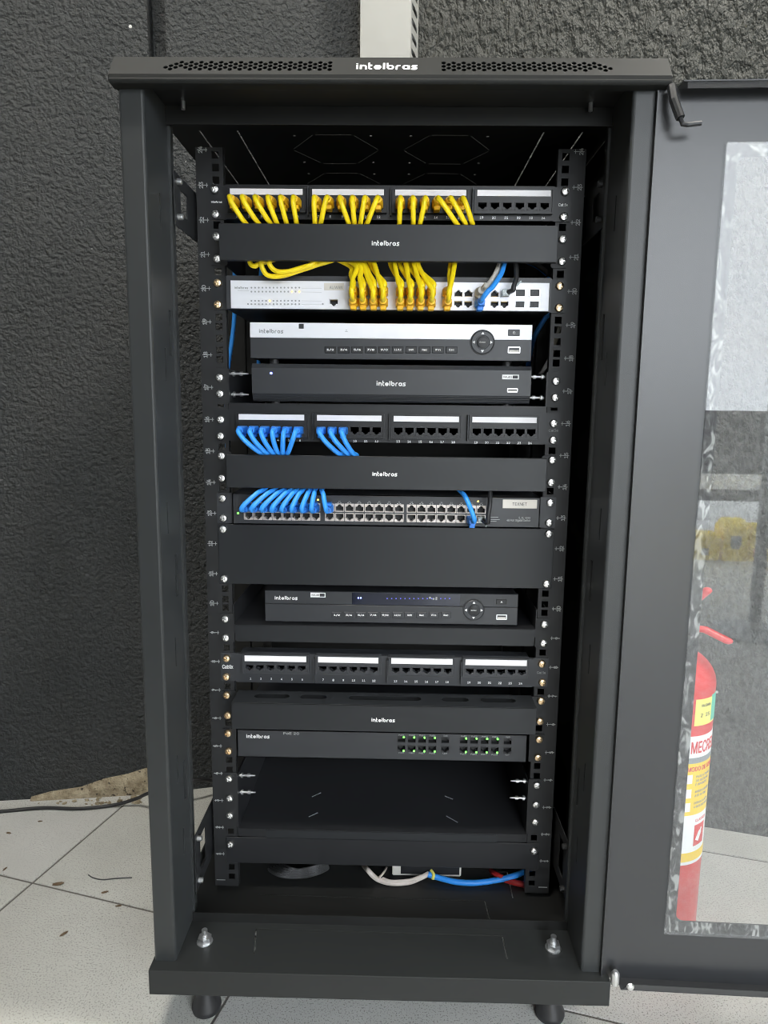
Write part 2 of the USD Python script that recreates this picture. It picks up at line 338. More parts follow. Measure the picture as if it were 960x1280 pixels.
# floor: tiles on a grout bed
FL = thing('floor', 'pale speckled square floor tiles with grey joints, laid askew to the rack', 'floor', kind='structure')
part(FL, 'grout_bed', plan(ROOM.buffer(.06), -.06, -.0016), 'grout')
T, J = 0.449, 0.0042
for i in range(-9, 14):
    for j in range(-14, 6):
        c = G2(-.633 + T * (i + .5), -.036 + T * (j + .5))
        s = T / 2 - J / 2
        sq = Polygon([G2(-.633 + T * (i + .5) + a * s, -.036 + T * (j + .5) + b * s) for a, b in ((-1, -1), (1, -1), (1, 1), (-1, 1))])
        q = sq.intersection(ROOM)
        if q.area < 0.004 or q.geom_type != 'Polygon': continue
        if c[1] < -3.2 and (c[0] < -1.6): continue
        part(FL, 'floor_tile', cat([plan(q.buffer(-.0008, join_style='mitre'), -.0006, 0.0), plan(q, -.008, -.0006)]), f'tile{(i * 7 + j * 5) % 3}')
solo('pavement', cat([bx(-14, 18, -40, YARD - .06, -.12, -.004), bx(-14, -.76, YARD - .06, FRONT - .1, -.12, -.004), bx(far_r[0] + .06, 18, YARD - .06, FRONT - .1, -.12, -.004)]), 'pavement', 'grey concrete pavement outside the shop front', 'pavement', kind='structure')
# exposed plaster along the foot of the pier
def wl(s, z, o=0.0): q = edge + tl * s + nl2 * o; return np.array([q[0], q[1], z])
tops = [(-.30, .002), (-.26, .012), (-.20, .020), (-.15, .034), (-.10, .044), (-.05, .060), (-.015, .066)]
V, F = [], []
for k, (s, z) in enumerate(tops):
    for zz, o in ((0.0, .010), (z * .55, .007 + .003 * rng.random()), (z + .004 * rng.random(), .0005), (0.0, -.02)):
        V.append(wl(s + .004 * rng.random(), zz, o))
for k in range(len(tops) - 1):
    a, b = 4 * k, 4 * (k + 1)
    for m_ in range(4):
        n_ = (m_ + 1) % 4; F += [(a + m_, b + m_, b + n_), (a + m_, b + n_, a + n_)]
F += [(0, 2, 1), (0, 3, 2), (4 * len(tops) - 4, 4 * len(tops) - 3, 4 * len(tops) - 2), (4 * len(tops) - 4, 4 * len(tops) - 2, 4 * len(tops) - 1)]
pm = trimesh.Trimesh(V, F, process=False); pm.fix_normals()
part(WL, 'plaster_patch', pm.subdivide().subdivide(), 'plaster', label='bare beige plaster where the paint has broken off')
rub = []
for k in range(46):
    s, o = -.02 - .26 * rng.random() ** 1.3, .012 + .035 * rng.random()
    r = .0015 + .004 * rng.random() ** 2
    m = trimesh.creation.icosphere(subdivisions=1, radius=r); m.vertices *= (1 + .35 * rng.standard_normal((len(m.vertices), 1))) * [1.3, 1, .6]
    m.apply_translation(wl(s, r * .45, o)); rub.append(m)
solo('plaster_rubble', cat(rub), 'plaster', 'beige plaster crumbs scattered along the foot of the chipped wall', 'rubble', kind='stuff')

# ================================================================== ceiling lamps (out of view, placed to light the walls, rack and floor)
for k, (x, y) in enumerate(LAMPS):
    t = thing('unseen_ceiling_lamp', f'unseen flat white ceiling lamp {("over the rack", "over the door side")[k]}, out of view, lighting walls and floor', 'lamp', (x, y, CEIL), group='unseen ceiling lamps')
    part(t, 'housing', diff(bx(x - .33, x + .33, y - .16, y + .16, CEIL - .05, CEIL), [bx(x - .31, x + .31, y - .14, y + .14, CEIL - .06, CEIL - .02)]), 'white')
    L = UsdLux.RectLight.Define(stage, t + '/tube_light'); L.CreateWidthAttr(.6); L.CreateHeightAttr(.26); L.CreateIntensityAttr(LAMP)
    L.CreateColorAttr(Gf.Vec3f(1.0, 0.96, 0.88)); L.AddTranslateOp().Set(Gf.Vec3d(0, 0, -.03))

# ================================================================== the rack
FLZ = .092
U = 0.04445; Z0 = 0.11
def zu(k): return Z0 + k * U
RK = thing('server_rack', 'open black steel 19-inch floor rack holding patch panels, switches and recorders', 'server rack', (0, 0.1, 0))
XL0, XL1, XR0, XR1 = -.3005, -.2715, .2685, .2960
YF, YB = -.155, .40
# base
bt = sbox(-.302, YB, .302, -.17) if False else Polygon([(-.302, -.17), (.302, -.17), (.302, -.081), (-.302, -.081)])
k0 = [atz(320, 1161, .1035)[:2], atz(628, 1170, .1035)[:2], atz(634, 1198, .1035)[:2], atz(318, 1193, .1035)[:2]]
bt = bt.difference(LineString([k0[3], k0[0], k0[1], k0[2]]).buffer(.0010))
bt = bt.difference(Point(-.2425, -.119).buffer(.004)).difference(Point(.2405, -.115).buffer(.004))
part(RK, 'base_tray', cat([plan(bt, .1020, .1035), cbx(-.303, .303, -.1715, -.169, .068, .1038, .0006), bx(-.303, -.301, -.169, YB, .068, .1034), bx(.301, .303, -.169, YB, .068, .1034)]), 'base')
bf = sbox(-.298, -.081, .298, YB)
k1 = [atz(322, 1118, FLZ)[:2], atz(606, 1126, FLZ)[:2], atz(613, 1152, FLZ)[:2]]
k2 = [atz(604, 1089, FLZ)[:2], atz(634, 1090, FLZ)[:2], atz(641, 1122, FLZ)[:2]]
for kk in (k1, k2): bf = bf.difference(LineString(kk).buffer(.0010))
part(RK, 'base_floor', cat([plan(bf, FLZ - .0015, FLZ), bx(-.270, .268, -.0815, -.0800, FLZ - .001, .1175)]), 'inner')
# corner posts
def post(x0, x1, inner, name_y=YF):
    p_ = rbox(x0, YF, x1, -.052, .0035, 3)
    m = plan(p_, .1036, 1.1988)
    xi = x1 if inner > 0 else x0
    cuts = [bx(xi - .004, xi + .004, y - .0016, y + .0016, z - .02, z + .02) for y, z in ((-.113, 1.07), (-.112, .89), (-.125, .70), (-.112, .52), (-.12, .36), (-.105, .245))]
    cuts += [bx(xi - .006, xi + .006, y - .0045, y + .0045, z - .028, z + .028) for y, z in ((-.090, .93), (-.098, .62), (-.093, .33))]
    m = diff(m, cuts)
    lip = cbx(*((xi - .001, xi + .0035) if inner > 0 else (xi - .0035, xi + .001)), -.077, -.0745, .1037, 1.178, .0006)
    return part(RK, 'corner_post', cat([m, lip]), 'paint')
post(XL0, XL1, 1); post(XR0, XR1, -1)
for x0, x1 in ((-.300, -.268), (.268, .300)):
    part(RK, 'rear_post', plan(rbox(x0, .335, x1, YB, .003), FLZ + .0001, 1.208), 'inner')
part(RK, 'header', cat([cbx(XL1, XR0, -.0815, -.079, 1.178, 1.199, .0005), bx(-.302, .302, -.160, -.079, 1.199, 1.2005)]), 'inner')
# fascia cap: lip, sloping perforated face, ends
def hexp(x, z, r): return Polygon([(x + r * math.cos(math.radians(60 * k + 30)), z + r * math.sin(math.radians(60 * k + 30))) for k in range(6)])
SL = math.hypot(.019, .0265)
holes = []
cw, rh = .00545, .0063
for sgn in (-1, 1):
    for c in range(-1, 35):
        ragged = 26
        rows = [(.0065 + r * rh) for r in range(3)] if c % 2 == 0 else [(.0065 + (r + .5) * rh) for r in range(2)]
        for ri, t in enumerate(rows):
            if c < 0: continue
            if c > ragged and (c + 2 * ri) % 5 < (c - ragged) // 3: continue
            if c > 32 and ri != 1 - (c % 2): continue
            holes.append(hexp(sgn * (.062 + c * cw) - .002, t + .004, .00275))
fpoly = sbox(-.3035, 0, .3035, SL).difference(shapely.union_all(holes))
fm = ext(fpoly, .0012); v = fm.vertices.copy()
cs, sn = .0265 / SL, .019 / SL                                   # up along the slope: dz, dy
fm.vertices = np.c_[v[:, 0], -.1705 + v[:, 1] * sn + v[:, 2] * -cs + .0012 * cs, 1.1945 + v[:, 1] * cs + v[:, 2] * sn - .0012 * sn]
if fm.volume < 0: fm.invert()
lipm = xprism(Polygon([(-.1705, 1.1955)] + [(-.1675 + .0035 * math.cos(a), 1.190 + .0035 * math.sin(a)) for a in np.linspace(math.pi * .85, math.pi * 1.45, 7)] + [(-.155, 1.1865), (-.155, 1.1875), (-.1665, 1.1878), (-.169, 1.1905), (-.169, 1.1955)]), -.3035, .3035)
ends = [xprism(Polygon([(-.1700, 1.188), (-.1705, 1.1945), (-.1515, 1.221), (-.078, 1.221), (-.078, 1.2), (-.155, 1.188)]), x, x + .0012) for x in (-.3047, .3035)]
CAP = part(RK, 'top_fascia', cat([fm, lipm, bx(-.3035, .3035, -.1515, -.078, 1.2198, 1.221)] + ends), 'cap')
lg = LOGO.copy(); lw = abs(at(522, 85, -.163)[0] - at(445, 85, -.163)[0]); lg.apply_scale((lw / LOGO.extents[0], lw / LOGO.extents[0], .0003))
v = lg.vertices - lg.bounds.mean(0); xc = at(483.5, 85, -.163)[0]; tc = SL * .52
lg.vertices = np.c_[v[:, 0] + xc, -.1705 + (v[:, 1] + tc) * sn - (v[:, 2] + .0004) * cs, 1.1945 + (v[:, 1] + tc) * cs + (v[:, 2] + .0004) * sn * -1]
if lg.volume < 0: lg.invert()
part(CAP, 'lettering', lg, 'white')
# top panel with fan knock-outs and cable entries cut as fine slots
ZT = 1.2085
tp = sbox(-.298, -.079, .298, YB)
cuts = []
for fx in (-.0795, .0805):
    for fy in (.0905, .2475):
        hx = [(fx - .0625, fy), (fx - .026, fy + .0565), (fx + .028, fy + .0565), (fx + .0625, fy), (fx + .028, fy - .0565), (fx - .026, fy - .0565)]
        for k in range(6):
            a, b = np.array(hx[k]), np.array(hx[(k + 1) % 6]); cuts.append(LineString([a + (b - a) * .05, b - (b - a) * .05]).buffer(.0007, cap_style='flat'))
        cuts += [Point(fx + a * .0525, fy + b * .0525).buffer(.0022) for a in (-1, 1) for b in (-1, 1)]
for x in (-.2585, -.207, .2065, .258): cuts.append(LineString([(x, .022), (x * .995, .30)]).buffer(.0011, cap_style='flat'))
part(RK, 'top_panel', plan(tp.difference(shapely.union_all(cuts)), ZT, ZT + .0012), 'inner')
part(RK, 'back_panel', bx(-.268, .268, YB - .004, YB, FLZ + .0001, 1.207), 'inner')
# right side panel with louvre slots, carrier bars
sp = sbox(-.050, FLZ, .336, 1.207)
sl = []
for zb in (.30, .62, .95):
    for k in range(6):
        sl.append(LineString([(.020, zb + k * .035), (.048, zb + k * .035)]).buffer(.0011)); sl.append(LineString([(.18, zb + k * .035), (.30, zb + k * .035)]).buffer(.0011))
part(RK, 'side_panel', xprism(sp.difference(shapely.union_all(sl)), .2965, .298), 'inner')
for sx in (-1, 1):
    for zb, zt_, nm in ((1.064, 1.128, 'u'), (at(240, 1105, -.055)[2], at(238, 1036, -.055)[2], 'l')):
        pl_ = sbox(-.074, zb, .335, zt_).difference(sbox(-.050, zb + .018, -.021, zt_ - .016)).difference(sbox(.0225, zt_ - .033, .05, zt_ - .028))
        x0 = .2655 * sx; b_ = [xprism(pl_, min(x0, x0 + .0015 * sx), max(x0, x0 + .0015 * sx)), bx(min(x0 - .02 * sx, x0), max(x0 - .02 * sx, x0), .020, .335, zt_ - .0015, zt_)]
        cb = part(RK, 'carrier_bar', cat(b_), 'rail')
        for zz in (zb + .012, zt_ - .010):
            part(cb, 'bolt', lathe([(0, -.004), (.0042, -.004), (.0042, .002), (.003, .0035), (0, .0035)], 12, (x0 - .003 * sx, -.062, zz), 'x' if sx < 0 else '-x'), 'steel' if sx < 0 else 'rail')  # right-hand bolts coloured dark like the rail, to show only faintly
# 19-inch rails
def railmesh(sx, y0, front=True):
    x0, x1 = sorted((sx * .2225, sx * .2590))
    P = sbox(x0, Z0 - .010, x1, zu(24) + .003)
    hol = []
    for k in range(24):
        for o in (.00635, .022225, .0381): hol.append(sbox(sx * .2325 - .0047, zu(k) + o - .0047, sx * .2325 + .0047, zu(k) + o + .0047))
    m = [face(P.difference(shapely.union_all(hol)), y0, .002)]
    xe = sorted((sx * .2590, sx * .2570)); m.append(bx(*xe, y0 + .002, y0 + .045, Z0 - .010, zu(24) + .003))
    xi = sorted((sx * .2225, sx * .2240)); m.append(bx(*xi, y0 + .002, y0 + .011, Z0 - .010, zu(24) + .003))
    return cat(m)
for sx in (-1, 1):
    r = part(RK, 'mounting_rail', railmesh(sx, 0.0), 'rail')
    marks = []
    for k in range(25):
        xm = sx * .2498
        marks.append(bx(xm - .0068, xm + .0068, -.0002, 0, zu(k) - .00045, zu(k) + .00045))
        if k: marks += [text(f'{k}', .0052, xm + .0026 * -sx * -1, zu(k), 0, d=.0003, rot=math.pi / 2, bold=True), bx(xm - .0050 * sx - .0004, xm - .0050 * sx + .0004, -.0003, 0, zu(k) - .0026, zu(k) + .0026)]
    part(r, 'unit_marks', cat(marks), 'dullwhite', kind='stuff')
    part(RK, 'rear_mounting_rail', railmesh(sx, .300), 'inner')
# levelling feet with their bolts
for fx, fy in ((-.2425, -.119), (.2405, -.115), (-.2425, .34), (.2405, .34)):
    ft = part(RK, 'levelling_foot', lathe([(0, 0), (.0195, 0), (.0205, .004), (.020, .008), (.013, .024), (.010, .034), (0, .034)], 28, (fx, fy, 0)), 'rubber', smooth=40)
    part(ft, 'stem', lathe([(0, .034), (.0075, .034), (.0075, .040), (.004, .042), (.004, .122), (0, .122)], 16, (fx, fy, 0)), 'steel', smooth=40)
    if fy < 0:
        nut = ext(hexp(0, 0, .0095), .008); nut.apply_translation((fx, fy, .1036)); 
        part(ft, 'nut', cat([nut, lathe([(0, 0), (.011, 0), (.011, .0012), (0, .0012)], 20, (fx, fy, .1034)), cyl(.0045, .004, (fx, fy, .111))]), 'steel')
for x, y in ((-.278, -.150), (.275, -.150)): part(RK, 'base_bolt', cyl(.009, .006, (x, y, .063)), 'rubber')
for x in (-.246, .238): part(RK, 'header_screw', cyl(.0026, .010, (x, -.094, 1.1895)), 'steel')

# ------------------------------------------------------------------ the open door (opened right round; 2 degrees off the plane of the front)
A2 = math.radians(2); DO = np.array([.305, -.158, 0.0])
ds_, dn_ = np.array([math.cos(A2), -math.sin(A2), 0]), np.array([-math.sin(A2), -math.cos(A2), 0])
def dmap(m):
    """door space (s along the door, z up, n towards the room) given as x, z, -y."""
    v = m.vertices; m = m.copy(); m.vertices = DO + v[:, :1] * ds_ + (-v[:, 1:2]) * dn_ + np.c_[0 * v[:, 0], 0 * v[:, 0], v[:, 2]]; return m
DZ0, DZ1, DS0, DS1 = .098, 1.1884, -.012, .575
cut = rbox(.080, .186, .485, 1.117, .010, 5)
sheet = [face(sbox(DS0, DZ0, DS1, DZ1).difference(cut), 0.0, .0014)]
lip_p = lambda a, b, up: Polygon([(.014, a), (DS1, a), (DS1, b), (.021 if up else .014, b), ] if up else [(.014, a), (DS1, a), (DS1, b), (.014, b)])
sheet += [bx(.010, DS1, -.0185, 0, DZ1 - .0013, DZ1), xprism(Polygon([(-.0160, DZ1), (-.0175, DZ1), (-.0191, DZ1 - .0085), (-.0176, DZ1 - .0085)]), .0145, DS1)]
sheet += [bx(.010, DS1, -.0185, 0, DZ0, DZ0 + .0013), face(Polygon([(.0125, DZ0), (DS1, DZ0), (DS1, DZ0 + .0085), (.019, DZ0 + .0085)]), -.0185, .0014)]
sheet += [bx(DS1 - .0013, DS1, -.0185, 0, DZ0, DZ1), bx(DS0, DS0 + .0013, -.004, 0.012, DZ0 + .004, DZ1 - .004)]
DR = part(RK, 'door', dmap(cat(sheet)), 'door', label='black glazed rack door swung wide open')
part(DR, 'adhesive_strip', dmap(cat([bx(.0665, .0798, -.0010, -.0002, .1705, 1.13), bx(.4852, .498, -.0010, -.0002, .1705, 1.13), bx(.0798, .4852, -.0010, -.0002, .1705, .1858), bx(.0798, .4852, -.0010, -.0002, 1.1172, 1.13)])), 'glue')
part(DR, 'window_pane', dmap(bx(.0655, .499, -.0045, -.0012, .1695, 1.1310)), 'pane', label='clear acrylic window of the door')
hp = [DO + np.array([0, 0, 0]) + s * ds_ + n * dn_ + np.array([0, 0, z]) for s, n, z in ((.000, .010, 1.186), (.002, .015, 1.170), (.0085, .020, 1.150), (.011, .021, 1.1435), (.016, .022, 1.1425), (.030, .022, 1.1440))]
part(DR, 'hinge_lever', cat([tube(hp[2:], .0025, 8, 1, False), tube(hp[:3], .0048, 10, 1, False)]), 'plastic')
hb = DO + .004 * ds_ + .012 * dn_
part(DR, 'hinge_pin', lathe([(0, 0), (.004, 0), (.0055, .003), (.0055, .016), (.003, .020), (0, .020)], 16, hb + (0, 0, .0995)), 'steel', smooth=40)
part(DR, 'hinge_screw', lathe([(0, 0), (.005, 0), (.004, .002), (0, .003)], 14, DO + .022 * ds_ + .0186 * dn_ + np.array([0, 0, .1035]), '-y'), 'steel')

# ================================================================== rack equipment
SCREW = diff(lathe([(0, -.0015), (.0044, -.0015), (.0056, -.0008), (.0056, .0012), (.0046, .0027), (.002, .0034), (0, .0035)], 18, (0, 0, 0), '-y'),
             [bx(-.0031, .0031, -.0045, -.0019, -.0006, .0006), bx(-.0006, .0006, -.0045, -.0019, -.0031, .0031)])
WASH = lathe([(0, 0), (.0074, 0), (.0074, .0009), (0, .0009)], 20, (0, 0, 0), '-y')
def screw(par, x, z, y=-.0020, mat='chrome', washer=False):
    a = rng.random() * 1.5; m = SCREW.copy(); m.apply_transform(trimesh.transformations.rotation_matrix(a, (0, 1, 0))); m.apply_translation((x, y - .0015, z))
    if washer: w = WASH.copy(); w.apply_translation((x, y, z)); m = cat([m, w])
    part(par, 'screw', m, mat, smooth=35)
def screws(par, ks, mat='chrome', matr=None):
    for k in ks:
        screw(par, -.2325 + rng.normal(0, .0004), zu(k), mat=mat); screw(par, .2325 + rng.normal(0, .0004), zu(k), mat=matr or mat)
def tport(w, h, flip=1):
    """outline of a modular jack opening, centred."""
    p_ = Polygon([(-w / 2, h / 2), (w / 2, h / 2), (w / 2, -h * .18), (w * .27, -h * .18), (w * .27, -h * .36), (w * .15, -h * .36), (w * .15, -h / 2), (-w * .15, -h / 2), (-w * .15, -h * .36), (-w * .27, -h * .36), (-w * .27, -h * .18), (-w / 2, -h * .18)])
    return p_ if flip > 0 else affinity.scale(p_, 1, -1, origin=(0, 0))
def jack(par, x, z, w, h, y, flip, mat, border=.0012, depth=.012, proud=.0006, pins=True):
    hole = affinity.translate(tport(w, h, flip), x, z)
    j = part(par, 'port', face(rbox(x - w / 2 - border, z - h / 2 - border, x + w / 2 + border, z + h / 2 + border, .0006, 1).difference(hole), y - proud, depth + proud), mat)
    ms = [bx(x - w / 2 - .0002, x + w / 2 + .0002, y + depth - .001, y + depth, z - h / 2, z + h / 2)]
    part(j, 'port_cavity', cat(ms), 'cavity')
    if pins:
        zt_ = z + flip * h * .44
        part(j, 'contacts', cat([bx(x + (i - 3.5) * w * .095 - .00025, x + (i - 3.5) * w * .095 + .00025, y + .003, y + .010, zt_ - .0004, zt_ + .0004) for i in range(8)]), 'gold')
    return j
def ears(zlo, zhi, y=-.0020, xr=.2412, r=.001): return [face(rbox(s * .2185, zlo, s * xr, zhi, r), y, .0020) for s in (-1, 1)]
S6 = [-.0395, -.0245, -.0105, .0040, .0195, .0345]

# ---- patch panels
def patch_panel(klo, label, strips, jackrow, numrow, yq, jw, jh, mats, left, right, scr, tone='plastic'):
    zl, zh = zu(klo) + .0004, zu(klo + 1) - .0004
    t = thing('patch_bay', label, 'patch panel', (0, 0, zl))
    bodymat, blockmat = tone, 'plastic' if tone == 'plastic' else 'greyplastic'
    zs = [.5 * (at(s[0], s[2], yq)[2] + at(s[1], s[2], yq)[2]) for s in strips]
    zj = np.mean([at(s[0], j, yq)[2] for s, j in zip(strips, jackrow)]); zn = np.mean([at(s[0], j, -.005)[2] for s, j in zip(strips, numrow)])
    zc = np.mean([at(.5 * (s[0] + s[1]), .5 * (s[2] + s[3]), -.013)[2] for s in strips]); sh = np.mean([at(s[0], s[2], -.013)[2] - at(s[0], s[3], -.013)[2] for s in strips])
    bl = sbox(-.2185, zl, .2185, zh); hol = []
    xs = []
    for s in strips:
        a, b = at(s[0], s[2], -.013)[0], at(s[1], s[2], -.013)[0]; xs.append((a, b))
        hol.append(sbox(a - .001, zj - jh / 2 - .004, b + .001, zj + jh / 2 + .003))
    body = face(bl.difference(shapely.union_all(hol)), -.005, .004)
    part(t, 'body', cat([body, bx(-.2185, .2185, -.0012, .0005, zl, zh), bx(-.215, .215, .001, .035, zl + .004, zh - .004)] + ears(zl, zh)), bodymat)
    n = 0
    for q, (a, b) in enumerate(xs):
        w = (b - a); fr = rbox(a - .004, zj - jh / 2 - .0055, b + .004, zc + sh / 2 + .0022, .001)
        px = [a + w * f for f in (.075, .245, .415, .585, .755, .925)]
        fr2 = fr.difference(shapely.union_all([sbox(x - jw / 2 - .0011, zj - jh / 2 - .0011, x + jw / 2 + .0011, zj + jh / 2 + .0011) for x in px]))
        rim = fr.difference(fr.buffer(-.0016))
        mdl = part(t, 'port_block', cat([face(fr2, -.0110, .0095), face(rim, -.0122, .0015)]), blockmat)
        part(mdl, 'label_strip', cat([bx(a, b, -.0118, -.0109, zc - sh / 2, zc + sh / 2)]), 'paper', label='white paper label strip')
        for i, x in enumerate(px):
            n += 1; jack(t, x, zj, jw, jh, -.0112, 1, mats, .0010, .011, .0003, pins=False)
            PORTS[(klo, n)] = (x, zj)
        ms = [text(str(n - 5 + i), .0030, x, zn, -.005, bold=True) for i, x in enumerate(px)]
        part(t, 'port_numbers', cat(ms), 'white', kind='stuff')
        if q: part(t, 'divider', bx(a - .0062, a - .0050, -.0125, -.0048, zl + .004, zh - .004), 'greyplastic')
    if left: part(t, 'lettering', left, 'white' )
    part(t, 'lettering', right, 'white' if tone == 'plastic' and klo > 20 else 'dullwhite')
    screws(t, scr[0], *scr[1])
    return t
PORTS = {}
zP1, zP2, zP3 = zu(22.5), zu(15.83), zu(7.83)
patch_panel(22, 'topmost black 24-port patch panel, most of its ports filled with yellow cords', [(287, 378, 236, 243.5), (390, 480, 236, 243.5), (494, 583, 236.5, 244), (597, 689, 237, 244.5)], (256, 256, 256, 256.5), (271, 271, 271, 271), -.012, .0112, .0082, 'plastic',
            logo(-.2315, zP1 + .0005, -.0021, .0145), text('Cat 5e', .0036, .2315, zP1 - .0005, -.0021, width=.0125, bold=True), ((22.857, 22.143), ('chrome',)))
patch_panel(15.333, 'middle black 24-port patch panel with nine blue cords at its left end', [(298, 380, 519, 526), (396, 477, 519.5, 526.5), (492, 574, 520, 527), (590.7, 671.4, 520.5, 527.5)], (538, 538, 538.5, 539), (550.5, 551, 551.5, 552), -.012, .0116, .0098, 'plastic',
            None, text('Cat5e', .0034, .2325, zP2 - .002, -.0021, width=.0130), ((16.0, 15.48), ('chrome',)))
patch_panel(7.333, 'lowest grey-black 24-port patch panel with bright label strips and no cords', [(305.5, 382.5, 821, 828), (397.5, 473, 822, 829), (489, 566, 823.5, 830.5), (582, 659, 825, 832)], (835.5, 836.5, 837.5, 839), (848.5, 849.5, 851, 853), -.012, .0112, .0082, 'greyplastic',
            text('Cablix', .0056, -.2310, zP3 + .0005, -.0021, width=.0160, bold=True), text('Cat 5e', .0036, .2315, zP3, -.0021, width=.0125), ((8.143, 7.5), ('brass',)), 'greyplastic')

# ---- cable managers
def manager(klo, kf, label, scr, xl, xr, solid=False):
    zl, zh = zu(klo) + .0005, zu(klo + 1) - .0005
    t = thing('cable_manager', label, 'cable manager', (0, 0, zl))
    e_ = 'plate'
    y0 = -.0455
    if not solid:
        cover = [cbx(xl, xr, y0, y0 + .0014, kf[0], kf[1], .0005), bx(xl, xr, y0 + .001, y0 + .008, kf[1] - .0012, kf[1]), bx(xl, xr, y0 + .001, y0 + .008, kf[0], kf[0] + .0012)]
        part(t, 'cover', cat(cover), 'plate')
        part(t, 'back_plate', cat([face(sbox(-.2185, zl + .010, .2185, zh - .010), -.0018, .0018)] + ears(zl, zh, r=.003)), 'rail')
        for x in (xl + .020, -.004, xr - .014): part(t, 'bracket', bx(x, x + .0015, y0 + .0014, -.0018, zl + .012, zh - .012), 'rail')
    else:
        top = sbox(xl, y0, xr, -.001); so = []
        for a, b in ((317, 361), (375, 408), (436, 526), (552, 585), (600, 643)):
            xa, xb = atz(a, 872, kf[1])[0], atz(b, 872, kf[1])[0]; yc = atz(480, 872.5, kf[1])[1]; so.append(LineString([(xa + .007, yc), (xb - .007, yc)]).buffer(.0075))
        part(t, 'duct_cover', cat([cbx(xl, xr, y0, y0 + .0014, kf[0], kf[1], .0005), plan(top.difference(shapely.union_all(so)), kf[1] - .0012, kf[1] - .0001), bx(xl, xr, -.003, -.0015, kf[0], kf[1] - .001), bx(xl, xl + .0012, y0 + .001, -.001, kf[0], kf[1] - .001), bx(xr - .0012, xr, y0 + .001, -.001, kf[0], kf[1] - .001)] + ears(zl, zh, r=.002)), 'plate')
    w = abs(at(500, 0 + 304, y0)[0] - at(465, 304, y0)[0])
    return t, w
mt, w = manager(20.66, (1.0275, 1.0728), 'upper black cable manager with yellow cords passing behind it, under the top patch panel', None, -.2188, .2172)
part(mt, 'lettering', logo(at(482, 304, -.0455)[0], at(482, 304, -.0455)[2], -.0456, .0355), 'white'); screws(mt, (21.5, 20.857))
mt, w = manager(14, (.7305, .7752), 'middle black cable manager with blue cords passing behind it', None, -.2160, .2165)
part(mt, 'lettering', logo(at(481, 592.5, -.0455)[0], at(481, 592.5, -.0455)[2], -.0456, .0335), 'white'); screws(mt, (14.857, 14.143))
mt, w = manager(6, (.3820, .4222), 'lower black cable manager with oval slots in its top and no cords', None, -.2160, .2180, True)
part(mt, 'lettering', logo(at(479, 900, -.0455)[0], at(479, 900, -.0455)[2], -.0456, .0335), 'white'); screws(mt, (6.857, 6.143), 'brass')

# ---- switch 1 (silver)
zl, zh = zu(19.35) + .0004, zu(20.35) - .0004
S1 = thing('network_switch', 'silver-faced 24-port network switch with yellow cords in most ports', 'network switch', (0, .12, zl))
y1 = -.0120
fz0, fz1 = at(480, 387, y1)[2], at(480, 352, y1)[2]
part(S1, 'chassis', cat([bx(-.2190, .2190, .002, .235, zl, zh)] + ears(zl, zh)), 'plate')
rim = sbox(-.2186, zl, .2186, zh)
holes = []
cols = [442.5, 454.5, 467.5, 479.5, 500.5, 512.5, 525.5, 538.5, 558.5, 573, 585.5, 599]
COMBO = [618.5, 631]; SFP = [650.3, 668.3]
fx0, fx1 = at(288.4, 370, y1)[0], at(686.3, 370, y1)[0]
zr1, zr2 = at(515, 366, y1)[2], at(515, 379.7, y1)[2]
JW, JH = .0106, .0086
for u_ in cols + COMBO:
    x = at(u_, 372, y1)[0]; holes += [sbox(x - JW / 2 - .0008, z - JH / 2 - .0008, x + JW / 2 + .0008, z + JH / 2 + .0008) for z in (zr1, zr2)]
SW_, SH_ = .0136, .0098
zs1, zs2 = at(659, 366, y1)[2], at(659, 380.5, y1)[2]
for u_ in SFP:
    x = at(u_, 372, y1)[0]; holes += [sbox(x - SW_ / 2, z - SH_ / 2, x + SW_ / 2, z + SH_ / 2) for z in (zs1, zs2)]
xc_, zc_ = at(417, 378.3, y1)[0], at(417, 378.3, y1)[2]
holes.append(sbox(xc_ - .0066, zc_ - .0054, xc_ + .0066, zc_ + .0054))
part(S1, 'frame', face(rim.difference(sbox(fx0, fz0, fx1, fz1)), -.0118, .0140), 'greyplastic')
part(S1, 'faceplate', face(sbox(fx0, fz0, fx1, fz1).difference(shapely.union_all(holes)), y1 + .0006, .003), 'silver', label='bright silver faceplate')
part(S1, 'inner_plate', bx(-.2186, .2186, .0004, .002, zl, zh), 'cavity')
P1 = {}
for q, u_ in enumerate(cols + COMBO):
    x = at(u_, 372, y1)[0]
    for r_, z in ((0, zr1), (1, zr2)):
        jack(S1, x, z, JW, JH, y1 + .0006, -1 if r_ == 0 else 1, 'silver', .0008, .010, .0003); P1[(q, r_)] = (x, z)
jack(S1, xc_, zc_, .0112, .0088, y1 + .0006, 1, 'silver', .0009, .010, .0004)
for u_ in SFP:
    x = at(u_, 372, y1)[0]
    for z in (zs1, zs2):
        s_ = part(S1, 'fibre_slot', face(sbox(x - SW_ / 2, z - SH_ / 2, x + SW_ / 2, z + SH_ / 2).difference(sbox(x - SW_ / 2 + .0006, z - SH_ / 2 + .0006, x + SW_ / 2 - .0006, z + SH_ / 2 - .0006)), y1, .009), 'steel')
        part(s_, 'flap', cat([bx(x - SW_ / 2 + .0005, x + SW_ / 2 - .0005, y1 + .002, y1 + .003, z - SH_ / 2 + .0005, z + SH_ / 2 - .0005), bx(x - .0008, x + .0008, y1 + .0014, y1 + .002, z - SH_ / 2 + .002, z + SH_ / 2 - .001)]), 'plastic')
led = []; leda = []
